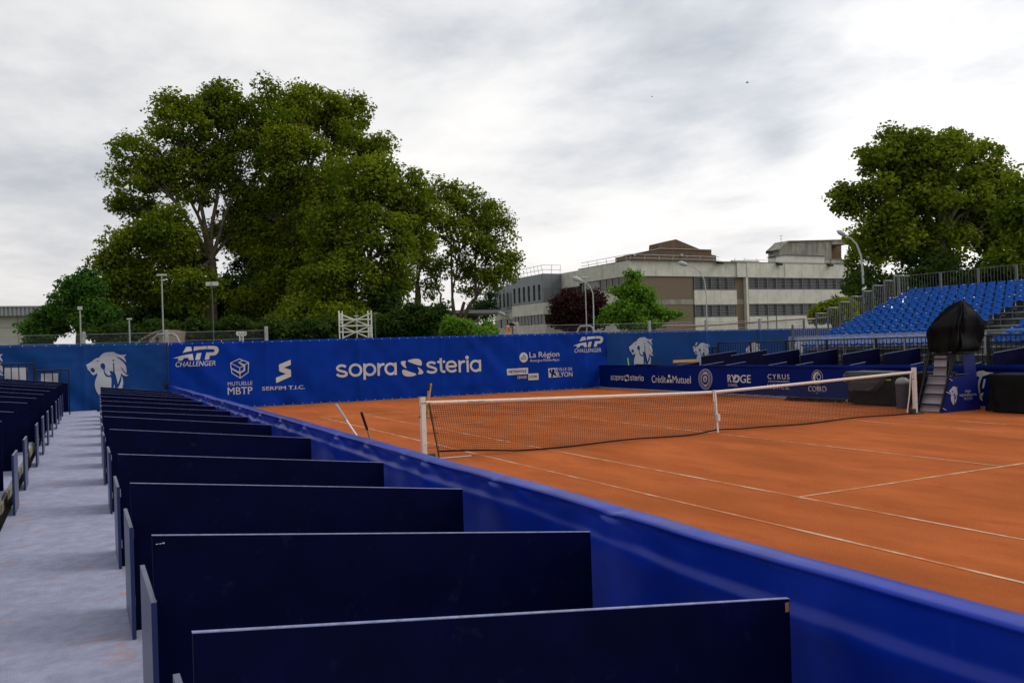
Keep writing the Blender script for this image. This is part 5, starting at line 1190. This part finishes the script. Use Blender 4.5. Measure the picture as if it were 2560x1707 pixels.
    # rooftop safety rails
    def rr(p, name='roof_rail'): MB((BX, BY, 2.6)).tube([(BX+a, BY+b, c) for a, b, c in p], .03, 5).build(name, M['galv'], root)
    for z in (.35, .75): rr([(.3, 10.5, 11.2+z), (.5, .6, 11.2+z), (13.5, .6, 11.2+z*.9)]); rr([(-2.3, 15.4, 11.05+z*1.5), (-2.3, 23.2, 11.05+z*1.5)]); rr([(-2.3, 15.4, 11.05+z*1.5), (.2, 15.4, 11.05+z*1.5)]); rr([(-.3, 25, 10.7+z*1.3), (-.3, 33, 10.7+z*1.3)])
    for x in range(0, 14, 2): rr([(x+.5, .6, 11.2), (x+.7, .6, 11.95)])
    for y in range(1, 11, 2): rr([(.4, y, 11.2), (.4, y+.2, 11.95)])
    for y in range(16, 24, 1): rr([(-2.3, y-.4, 11.0), (-2.3, y, 12.18)])
    for y in range(25, 34, 1): rr([(-.3, y-.3, 10.7), (-.3, y, 11.68)])
    rr([(-1.2, 15.4, 11.0), (-1.2, 15.2, 12.18)]); rr([(.1, 15.4, 11.0), (.2, 15.4, 12.18)])
    for z in (.3,): rr([(17.2, .3, 11.3+z), (35.0, .3, 11.3+z)])
    for x in (15.5, 17, 19, 21): rr([(x, .4, 11.2), (x+.3, .4, 11.8)])
    B('roof_upstand', 15.6, 19.9, .7, 1.0, 11.2, 11.55, M['concrete']); 
    # wall floodlights
    for x in (12.6, 22.0, 30.7):
        o = MB((BX, BY, 2.6)).poly([(BX+x-.35+a, BY-.75+b, 10.85+c) for a, b, c in ((0, 0, 0), (.7, 0, 0), (.7, .4, .15), (0, .4, .15), (0, 0, .28), (.7, 0, .28), (.7, .4, .43), (0, .4, .43))], [(0, 3, 2, 1), (4, 5, 6, 7), (0, 1, 5, 4), (1, 2, 6, 5), (2, 3, 7, 6), (3, 0, 4, 7)]).build('floodlight', M['black'], root)
        MB((BX, BY, 2.6)).tube([(BX+x, BY-.4, 11.0), (BX+x, BY+.1, 11.3)], .04, 5).build('bracket', M['black'], o)
    # antenna
    ant = lambda x, y: tuple(at(*c7(x, y), 'Y', BY+3)-np.array([BX, BY, 0.]))
    rr([ant(993, 260), ant(990, 108)], 'antenna'); rr([ant(972, 118), ant(1010, 112)], 'antenna'); rr([ant(980, 150), ant(1002, 147)], 'antenna')
    B('loudspeaker', 21.6, 22.6, 1.0, 1.3, 12.5, 12.85, M['black'])
    # drain pipes / stains as real pipes
    for x in (0.02, 9.05, 23.1): rr([(x, -.32, 9.5), (x, -.32, 11.1)], 'downpipe') if x > 20 else None
    B('grille', 27.2, 27.9, -.28, -.25, 3.95, 4.15, M['louvre'])
building()
# warehouse left
def warehouse():
    D = 118; p = dep(137, 764, D); q = dep(-220, 764, D+6)
    root = empty('warehouse', (float(p[0]), float(p[1]), 2.5), 'grey industrial warehouse with ribbed metal fascia at the far left', 'building')
    X1, Y1 = float(p[0]), float(p[1]); zt = float(p[2]); zr = float(dep(110, 789, D)[2]); X0 = X1-34
    def B(nm, x0, x1, y0, y1, z0, z1, m): return MB((X1, Y1, 2.5)).box(x0, x1, y0, y1, z0, z1).build(nm, m, root)
    B('wall_core', X0, X1-1.2, Y1+1.4, Y1+30, 2.0, zr+.4, M['wh_wall'])
    x = X1-1.2
    while x > X0:
        w = 3.4
        for za, zb in ((2.2, 4.4), (4.42, 6.8), (6.82, zr)): B('wall_panel', x-w+.03, x-.03, Y1+1.2, Y1+1.4, za+random.uniform(0, .0), zb-.02, M['wh_wall'])
        x -= w
    B('roof', X0, X1, Y1+.3, Y1+31, zr, zt-.15, M['wh_roof']); B('roof_edge', X0, X1+.1, Y1, Y1+31.1, zt-.15, zt, M['frame'])
    mb = MB((X1, Y1, 2.5)); x = X0
    while x < X1-.1: mb.box(x, x+.25, Y1+.12, Y1+.3, zr, zt-.15); x += .5
    mb.build('fascia_ribs', M['wh_roof'], root, kind='stuff')
warehouse()
# low covered shed behind the trees
def shed():
    D = 92; a, b = dep(1085, 776, D), dep(1237, 774, D+6)
    root = empty('covered_shed', (0, 0, 0), 'long low shed with thin dark roof slab and brown posts behind the trees', 'shed')
    X0, X1, Y0 = float(a[0])-12, float(b[0])+1, float(a[1]); z = float(a[2])
    MB().box(X0, X1, Y0, Y0+10, z-.35, z).build('roof', M['zinc'], root)
    MB().box(X0, X1, Y0+9, Y0+9.3, 2.5, z-.35).build('back_wall', M['roofing'], root)
    for px in (980, 1060, 1128, 1181):
        c = dep(px, 800, D); w = .22
        MB().prism([(c[0]-.35, z-.4), (c[0]+.35, z-.4), (c[0]+w, z-1.2), (c[0]+w, 2.4), (c[0]-w, 2.4), (c[0]-w, z-1.2)], 'Y', Y0+.6, Y0+1.0).build('post', M['rust'], root)
shed()
# white framed goal behind
def goal():
    D = 70; root = empty('sports_goal', (0, 0, 0), 'white framed goal half hidden by bushes behind the banner', 'goal')
    P = [dep(x, y, D) for x, y in ((1166, 836), (1169, 811), (1219, 808), (1219, 836))]
    MB().tube([tuple(p) for p in P], .06, 8).build('goal_frame', M['white'], root)
    z = 1.5
    for p in (P[0], P[3]): MB().tube([(p[0], p[1], terrain_z(p[0], p[1])), tuple(p)], .06, 8).build('goal_post', M['white'], root)
    q = [dep(x, y, D+.6) for x, y in ((1190, 836), (1192, 812), (1216, 811), (1216, 836))]
    MB().poly([tuple(v) for v in q]+[tuple(v+AF*.1) for v in q], [(0, 3, 2, 1), (4, 5, 6, 7), (0, 1, 5, 4), (1, 2, 6, 5), (2, 3, 7, 6), (3, 0, 4, 7)]).build('blue_board', M['banner_sky'], root)
goal()

# ------------------------------------------------------------------ bending worker
def skinned(name, joints, edges, m, parent, root=0, sub=2):
    me = bpy.data.meshes.new(name); me.from_pydata([j[:3] for j in joints], edges, []); me.materials.append(m)
    o = bpy.data.objects.new(name, me); COL.objects.link(o); o.parent = parent
    sk = o.modifiers.new('skin', 'SKIN'); sk.use_smooth_shade = True
    for i, j in enumerate(joints): me.skin_vertices[0].data[i].radius = (j[3], j[3])
    me.skin_vertices[0].data[root].use_root = True
    sb_ = o.modifiers.new('sub', 'SUBSURF'); sb_.levels = sub; sb_.render_levels = sub
    return o
def worker():
    D = 58; hip = dep(1270, 820.5, D); g = hip[2]-.93
    r = empty('person', (float(hip[0]), float(hip[1]), float(g)), 'worker in orange hi-vis trousers and black top bending forward behind the fence', 'person', rz=-YAW)
    # local x to the right of the picture, y away, z up; body bends to the right
    J = [(0, 0, .93, .14), (.05, 0, 1.05, .15), (.22, 0, 1.20, .15), (.40, 0, 1.26, .13), (.50, 0, 1.24, .065),
         (-.04, -.09, .88, .10), (-.10, -.12, .50, .075), (-.20, -.12, .08, .055), (-.08, -.12, .03, .05),
         (.02, .10, .88, .10), (.02, .12, .48, .075), (-.02, .12, .08, .055), (.12, .12, .03, .05),
         (.38, -.18, 1.20, .06), (.42, -.22, .93, .045), (.58, -.20, .75, .035), (.38, .18, 1.20, .06), (.45, .22, .95, .045), (.60, .18, .76, .035)]
    E = [(0, 1), (1, 2), (2, 3), (3, 4), (0, 5), (5, 6), (6, 7), (7, 8), (0, 9), (9, 10), (10, 11), (11, 12), (3, 13), (13, 14), (14, 15), (3, 16), (16, 17), (17, 18)]
    skinned('body', J, E, M['skin'], r)
    hd = MB(); hd.tube([(.50, 0, 1.20), (.53, 0, 1.22), (.60, 0, 1.20), (.67, 0, 1.15), (.70, 0, 1.11)], [.05, .085, .10, .085, .04], 12); hd.build('head', M['skin'], r, smooth=True)
    hd = MB(); hd.tube([(.53, 0, 1.27), (.60, 0, 1.26), (.69, 0, 1.20), (.72, 0, 1.14)], [.06, .095, .085, .04], 12); hd.build('hair', M['hair'], r, smooth=True)
    Tj = [(0, 0, .95, .165), (-.03, -.08, .86, .125), (-.10, -.12, .50, .105), (-.20, -.12, .12, .085), (.02, .09, .86, .125), (.02, .12, .48, .105), (-.02, .12, .12, .085)]
    tr = skinned('trousers', Tj, [(0, 1), (1, 2), (2, 3), (0, 4), (4, 5), (5, 6)], M['orange'], r)
    MB().box(-.135, -.06, -.262, -.235, .20, .86).build('reflective_stripe', M['handle_grey'], r)
    skinned('shirt', [(.03, 0, 1.02, .165), (.22, 0, 1.21, .175), (.39, 0, 1.27, .15), (.39, -.19, 1.20, .085), (.42, -.22, 1.02, .07), (.39, .19, 1.20, .085), (.44, .22, 1.04, .07)], [(0, 1), (1, 2), (2, 3), (3, 4), (2, 5), (5, 6)], M['blackcloth'], r)
worker()

# ------------------------------------------------------------------ birds
def bird(px, py, D, span, label):
    p = dep(px, py, D); r = empty('bird', tuple(float(q) for q in p), label, 'bird', 'birds in the sky', rz=-YAW)
    MB().tube([(-.10, 0, -.02), (-.04, 0, 0), (.05, 0, .01), (.12, 0, 0), (.2, 0, -.01)], [.01, .04, .05, .03, .012], 8).build('body', M['blackcloth'], r, smooth=True)
    for s in (-1, 1): MB().poly([(-.03, 0, .02), (.07, 0, .02), (.06, s*span*.5, .09), (-.0, s*span*.5, .08), (.0, s*span, .03), (-.02, s*span, .03)], [(0, 1, 2, 3), (3, 2, 4, 5), (3, 2, 1, 0), (5, 4, 2, 3)]).build('wing', M['blackcloth'], r)
bird(1867, 207, 75, .26, 'larger dark bird flying in the sky above the office building'); bird(1629, 242, 120, .22, 'smaller bird flying in the sky left of the larger one')
q = dep(2162, 722, 40)
r = empty('pigeon', tuple(float(v) for v in at(2161, 727, 'Y', 12.6)), 'white pigeon perched on the stepped railing of the grandstand', 'bird')
MB().tube([(-.16, 0, .03), (-.08, 0, .06), (0, 0, .09), (.07, 0, .13), (.10, 0, .16)], [.015, .05, .06, .045, .025], 10).build('body', M['print'], r, smooth=True)
MB().tube([(.08, 0, .16), (.11, 0, .19), (.15, 0, .185)], [.025, .03, .008], 8).build('head', M['print'], r, smooth=True)

# ------------------------------------------------------------------ trees
def leaf_arrays(centers, radii, counts, size, flat=.75, droop=0.0):
    idx = np.repeat(np.arange(len(centers)), counts); n = len(idx)
    c = centers[idx]; R = radii[idx]
    d = rng.normal(size=(n, 3)); d /= np.linalg.norm(d, axis=1)[:, None]
    rad = R*1.12*rng.random(n)**.55
    p = c+d*rad[:, None]*np.array([1, 1, flat])
    nrm = d*.55+rng.normal(size=(n, 3))*.55+np.array([0, 0, .45]); nrm /= np.linalg.norm(nrm, axis=1)[:, None]
    t = rng.normal(size=(n, 3)); t -= nrm*np.sum(t*nrm, 1)[:, None]; t /= np.linalg.norm(t, axis=1)[:, None]
    b = np.cross(nrm, t); s = size*(.6+.8*rng.random(n))[:, None]
    v = np.stack([p-t*s*.6, p+b*s*.42+nrm*s*.08, p+t*s*.6, p-b*s*.42+nrm*s*.08], 1).reshape(-1, 3)
    tone_c = rng.random(len(centers))
    tone = np.clip(.55*tone_c[idx]+.45*rng.random(n)+.1*(d[:, 2]), 0, 1)
    return v, tone
def crown(name, v, tone, m, parent, origin):
    n = len(tone); me = bpy.data.meshes.new(name); v = v-np.array(origin)
    me.vertices.add(4*n); me.vertices.foreach_set('co', v.astype(np.float32).ravel())
    me.loops.add(4*n); me.loops.foreach_set('vertex_index', np.arange(4*n, dtype=np.int32))
    me.polygons.add(n); me.polygons.foreach_set('loop_start', np.arange(0, 4*n, 4, dtype=np.int32)); me.polygons.foreach_set('loop_total', np.full(n, 4, np.int32))
    me.update(); a = me.attributes.new('tone', 'FLOAT', 'FACE'); a.data.foreach_set('value', tone.astype(np.float32))
    me.materials.append(m); o = bpy.data.objects.new(name, me); COL.objects.link(o); o.parent = parent; return o
def limb(mb, a, b, r0, r1, bend=.12, seed=0, n=6):
    a, b = Vector(a), Vector(b); L = (b-a).length; pts = []; rs = []
    for i in range(n+1):
        t = i/n; o = Vector((noise.noise(Vector((seed, t*2, 1))), noise.noise(Vector((seed, t*2, 5))), noise.noise(Vector((seed, t*2, 9)))))*L*bend*math.sin(t*math.pi)
        lift = Vector((0, 0, L*.10*math.sin(t*math.pi))); pts.append(a.lerp(b, t)+o+lift); rs.append(r0+(r1-r0)*t)
    mb.tube(pts, rs, 6, False); return pts
def tree(label, base_px, D, lobes, leaf, trunk_r=.5, fork_px=None, nclump=1.0, csize=1.0, lsize=.23, lpc=70, bark='bark', name='plane_tree', cat='tree', group=None, shell=.45, flat=.7, stems=1, depth_r=.8, ground=None, vshade=False):
    """lobes: (px, py, rx, ry, dd) sighted at depth D+dd"""
    b = dep(*base_px, D); zb = terrain_z(b[0], b[1]) if ground is None else ground; org = (float(b[0]), float(b[1]), float(zb))
    root = empty(name, org, label, cat, group)
    f = dep(*(fork_px or (base_px[0], base_px[1]-120)), D)
    mb = MB(org); C_ = []; R_ = []
    LC = []
    for i, (px, py, rx, ry, dd) in enumerate(lobes):
        d_ = D+dd; c = dep(px, py, d_); wx = rx*d_/FPX; wz = ry*d_/FPX; wy = wx*depth_r
        LC.append((c, wx, wy, wz))
        surf = (wx*wz*wy)**(2/3)
        n = max(10, int(surf*9.0*nclump/(csize**2)))
        u = rng.normal(size=(n, 3)); u /= np.linalg.norm(u, axis=1)[:, None]; rr = (shell+(1-shell)*rng.random(n)**.7)
        lump = np.array([noise.noise(Vector((float(a_[0]*1.3+i*7), float(a_[1]*1.3), float(a_[2]*1.3)))) for a_ in u])
        q = u*(rr*(.95+.36*lump))[:, None]
        pos = c+np.outer(q[:, 0]*wx, [AR[0], AR[1], 0])+np.outer(q[:, 1]*wy, [-AR[1], AR[0], 0])+np.outer(q[:, 2]*wz, [0, 0, 1])
        C_.append(pos); R_.append(csize*(.45+.95*rng.random(n)**1.3))
    C_ = np.concatenate(C_); R_ = np.concatenate(R_)
    keep = C_[:, 2] > zb+.4; C_ = C_[keep]; R_ = R_[keep]
    cnt = (lpc*1.9*(R_/csize)**2*(.7+.6*rng.random(len(R_)))).astype(int)
    v, tone = leaf_arrays(C_, R_, cnt, lsize, flat)
    global NL; NL += len(tone)
    crown('crown', v, tone, M[leaf], root, org)
    # wood
    fv = Vector(f)
    if stems == 1:
        limb(mb, org, f, trunk_r*1.15, trunk_r*.62, .04, 1, 8)
        starts = [fv]
    else:
        starts = []
        for s in range(stems):
            q = fv+Vector((AR[0], AR[1], 0))*((s-(stems-1)/2)*trunk_r*3.2)+Vector((0, 0, .4*(s % 2))); limb(mb, org, q, trunk_r*.7, trunk_r*.4, .05, s+3, 7); starts.append(q)
    for i, (c, wx, wy, wz) in enumerate(LC):
        st = min(starts, key=lambda s_: (s_-Vector(c)).length)
        low = Vector(c)-Vector((0, 0, wz*.35))
        pts = limb(mb, st, low, trunk_r*.32, trunk_r*.12, .10, i*3.1)
        near = np.where(np.linalg.norm((C_-c)/np.array([wx, max(wx, wy), wz]), axis=1) < 1.15)[0]
        if len(near): 
            for q in rng.choice(near, size=min(len(near), 14), replace=False):
                s_ = pts[random.randint(3, len(pts)-1)]; limb(mb, s_, C_[q], trunk_r*.13, trunk_r*.03, .12, float(q), 4)
    mb.build('trunk', M[bark], root, smooth=True)
    return root
NL = 0
PL = 'plane trees behind the end wall'
tree('great spreading plane tree with thick pale trunk at the left of the clump', (527, 850), 74, [(455, 300, 95, 80, 0), (350, 400, 80, 80, -2), (560, 270, 80, 65, 2), (470, 430, 110, 90, 1), (345, 500, 60, 75, 3), (600, 400, 90, 100, 2), (420, 590, 85, 75, -3), (600, 560, 70, 80, 3), (330, 640, 55, 60, 0), (470, 730, 90, 50, -4)], 'leaf_plane', .62, (528, 650), group=PL, nclump=.95)
tree('tallest dense plane tree in the middle of the clump', (720, 850), 76, [(690, 285, 95, 80, 0), (800, 270, 85, 65, 2), (870, 300, 70, 65, 4), (740, 400, 110, 95, -2), (880, 400, 90, 90, 2), (690, 520, 90, 85, 0), (820, 540, 90, 90, -2), (720, 660, 90, 80, 0), (650, 760, 80, 55, 1)], 'leaf_plane', .6, (735, 640), group=PL, nclump=1.0)
tree('yellow-green plane tree hanging low towards the court right of the middle', (850, 850), 68, [(920, 460, 90, 80, 0), (1000, 480, 70, 70, 2), (850, 560, 80, 85, 0), (960, 600, 85, 85, -1), (1040, 570, 55, 75, 2), (880, 700, 90, 75, -2), (820, 650, 60, 45, 1), (980, 700, 55, 60, 0), (800, 730, 80, 65, -1), (760, 790, 70, 40, -3)], 'leaf_olive', .45, (880, 690), group=PL, nclump=1.0)
tree('slender plane tree with bare lower stems in the gap right of the clump', (1042, 850), 84, [(1075, 520, 60, 60, 0), (1040, 620, 50, 70, 2), (1010, 700, 35, 40, 0)], 'leaf_plane', .40, (1044, 715), group=PL, nclump=.8, lpc=55)
tree('rightmost plane tree with several fanned stems beside the office', (1140, 850), 82, [(1125, 490, 55, 45, 0), (1190, 520, 70, 60, 1), (1150, 600, 75, 75, 0), (1240, 590, 50, 70, 1), (1245, 670, 55, 60, 0), (1185, 690, 60, 55, 2), (1090, 690, 45, 55, 3), (1275, 660, 26, 40, 0)], 'leaf_plane', .36, (1146, 755), group=PL, stems=4, nclump=.72, lpc=52)
tree('rounded plane tree at the left foot of the clump', (290, 860), 70, [(300, 600, 50, 45, 0), (290, 680, 48, 60, 0), (340, 700, 70, 60, 2), (270, 760, 50, 50, 0)], 'leaf_plane', .4, (300, 790), group=PL, nclump=1.1)
tree('bright green bushy tree sloping down to the warehouse', (200, 860), 66, [(215, 720, 45, 42, 0), (175, 760, 50, 50, 0), (240, 790, 60, 50, 0), (130, 800, 40, 40, 1), (95, 835, 35, 30, 0)], 'leaf_green', .3, (200, 800), name='broadleaf_tree', nclump=1.4, lsize=.22, csize=.8, lpc=70)
tree('dark ivy clad thicket under the plane trees left of the scaffold', (560, 850), 80, [(520, 770, 150, 80, 2), (700, 750, 150, 90, 4), (640, 600, 100, 120, 8), (820, 760, 110, 90, 6), (380, 800, 110, 50, 2), (760, 560, 90, 110, 10), (480, 660, 70, 45, 6), (420, 620, 60, 70, 5)], 'leaf_dark', .2, (560, 800), name='thicket', cat='shrub', nclump=.9, lsize=.3, shell=.2)
tree('hanging low branches of foliage behind the scaffold tower', (890, 850), 64, [(860, 800, 90, 40, 0), (820, 760, 60, 45, 3), (950, 790, 50, 45, 3)], 'leaf_olive', .15, (890, 800), name='shrub', cat='shrub', nclump=1.0, lsize=.22, csize=.8)
tree('dark green shrubs in front of the shed', (1030, 850), 62, [(985, 810, 55, 35, 0), (1050, 800, 60, 38, 0), (1090, 790, 30, 30, 1), (970, 760, 30, 50, 4)], 'leaf_dark', .12, (1030, 820), name='shrub', cat='shrub', nclump=1.6, lsize=.2, csize=.7, shell=.2)
tree('bright green bush right of the dark shrubs', (1145, 850), 60, [(1135, 818, 30, 26, 0), (1165, 822, 32, 20, 0), (1225, 825, 14, 20, 1), (1195, 838, 45, 12, 0)], 'leaf_bright', .08, (1145, 830), name='shrub', cat='shrub', nclump=2.4, lsize=.16, csize=.5, lpc=70, shell=.2)
tree('bluish conifer between the plane trees and the office', (1215, 810), 120, [(1215, 770, 28, 20, 0), (1225, 745, 14, 16, 0), (1200, 785, 20, 14, 0)], 'leaf_conifer', .25, (1215, 780), name='conifer', nclump=1.3, csize=1.1)
tree('dark purple leaved tree before the office wing', (1440, 830), 72, [(1435, 765, 50, 36, 0), (1480, 758, 34, 32, 0), (1410, 790, 36, 26, 0), (1490, 790, 24, 24, 0), (1450, 800, 60, 24, 0)], 'leaf_purple', .15, (1440, 800), bark='bark_dark', name='plum_tree', nclump=2.0, csize=.75, lsize=.2, lpc=75, shell=.3)
tree('young fresh green tree with wispy branches before the brick wall', (1580, 850), 66, [(1575, 690, 16, 26, 0), (1592, 692, 12, 22, 0), (1570, 730, 42, 26, 0), (1610, 735, 34, 22, 0), (1575, 775, 60, 28, 0), (1625, 780, 40, 24, 0), (1540, 790, 44, 24, 0), (1655, 790, 28, 14, 0), (1600, 805, 70, 20, 0), (1690, 785, 18, 8, 0)], 'leaf_bright', .1, (1578, 790), name='young_tree', nclump=1.9, csize=.5, lsize=.18, lpc=20, shell=.15)
PR = 'broad trees behind the grandstand'
tree('broad plane tree towering behind the grandstand', (2365, 760), 62, [(2230, 400, 95, 55, 0), (2330, 385, 90, 50, 0), (2180, 500, 70, 60, -1), (2290, 480, 100, 70, 0), (2400, 470, 85, 65, 2), (2460, 400, 50, 45, 3), (2440, 560, 90, 70, 3), (2220, 590, 80, 60, -1), (2330, 600, 100, 70, 1), (2250, 350, 50, 26, 0), (2390, 355, 30, 28, 1), (2110, 495, 26, 40, 0), (2490, 480, 55, 70, 3), (2500, 590, 55, 60, 3)], 'leaf_olive', .55, (2350, 600), group=PR, nclump=1.05, lsize=.25)
tree('leafy tree entering at the right edge behind the grandstand', (2560, 760), 56, [(2545, 500, 50, 60, 0), (2600, 560, 60, 80, 0), (2540, 640, 55, 45, 0), (2630, 480, 60, 60, 0)], 'leaf_olive', .4, (2575, 640), group=PR, nclump=1.1, lsize=.23)
tree('small loose tree between the office end wall and the big tree', (2157, 770), 78, [(2150, 610, 32, 34, 0), (2175, 655, 32, 36, 0), (2135, 660, 22, 34, 0), (2150, 700, 34, 26, 0)], 'leaf_plane', .16, (2157, 700), name='broadleaf_tree', nclump=.9, csize=.8, lsize=.24, lpc=42)
tree('dark hedge mass under the broad trees behind the seats', (2300, 760), 58, [(2200, 720, 80, 50, 2), (2330, 700, 110, 60, 2), (2480, 690, 110, 60, 2), (2160, 770, 60, 40, 0), (2600, 690, 60, 60, 2)], 'leaf_dark', .15, (2300, 740), name='hedge', cat='hedge', nclump=1.1, lsize=.24, shell=.1)
tree('olive green shrub in front of the office beside the stepped railing', (2080, 820), 50, [(2075, 780, 34, 22, 0), (2100, 770, 34, 22, 0), (2050, 790, 26, 14, 0), (2110, 800, 40, 22, 0)], 'leaf_olive', .08, (2080, 800), name='shrub', cat='shrub', nclump=2.0, csize=.5, lsize=.17, lpc=55, shell=.2)
# grass tufts along the bank behind the fence
tree('low hedge of dark bushes along the bank behind the left fence', (400, 850), 56, [(290, 838, 60, 28, 0), (400, 830, 60, 34, 0), (500, 832, 60, 34, 0), (600, 830, 60, 36, 0), (700, 832, 70, 34, 0), (800, 830, 60, 30, 0)], 'leaf_dark', .06, (400, 845), name='hedge', cat='hedge', nclump=1.5, csize=.6, lsize=.2, shell=.1)
tree('bushes filling the bank in front of the shed', (1020, 850), 66, [(960, 835, 50, 22, 0), (1040, 832, 60, 24, 0), (900, 835, 50, 25, 2)], 'leaf_dark', .06, (1020, 845), name='shrub', cat='shrub', nclump=1.5, csize=.6, lsize=.2, shell=.1)
gx = MB(); 
for i in range(4200):
    px = random.uniform(-80, 1750); D = random.uniform(44, 66); p = dep(px, 840, D); z = terrain_z(p[0], p[1]); h = random.uniform(.12, .36)
    a = random.uniform(0, 6.28); dx, dy = math.cos(a)*.05, math.sin(a)*.05; l = random.uniform(-.15, .15)
    k = len(gx.v); gx.v += [(p[0]-dx, p[1]-dy, z), (p[0]+dx, p[1]+dy, z), (p[0]+l, p[1]+l*.5, z+h)]; gx.f.append((k, k+1, k+2))
gx.build('grass', M['grass'], kind='stuff')
print('leaves', NL); print('built in %.1fs' % (time.time()-T0), 'objects', len(bpy.data.objects))
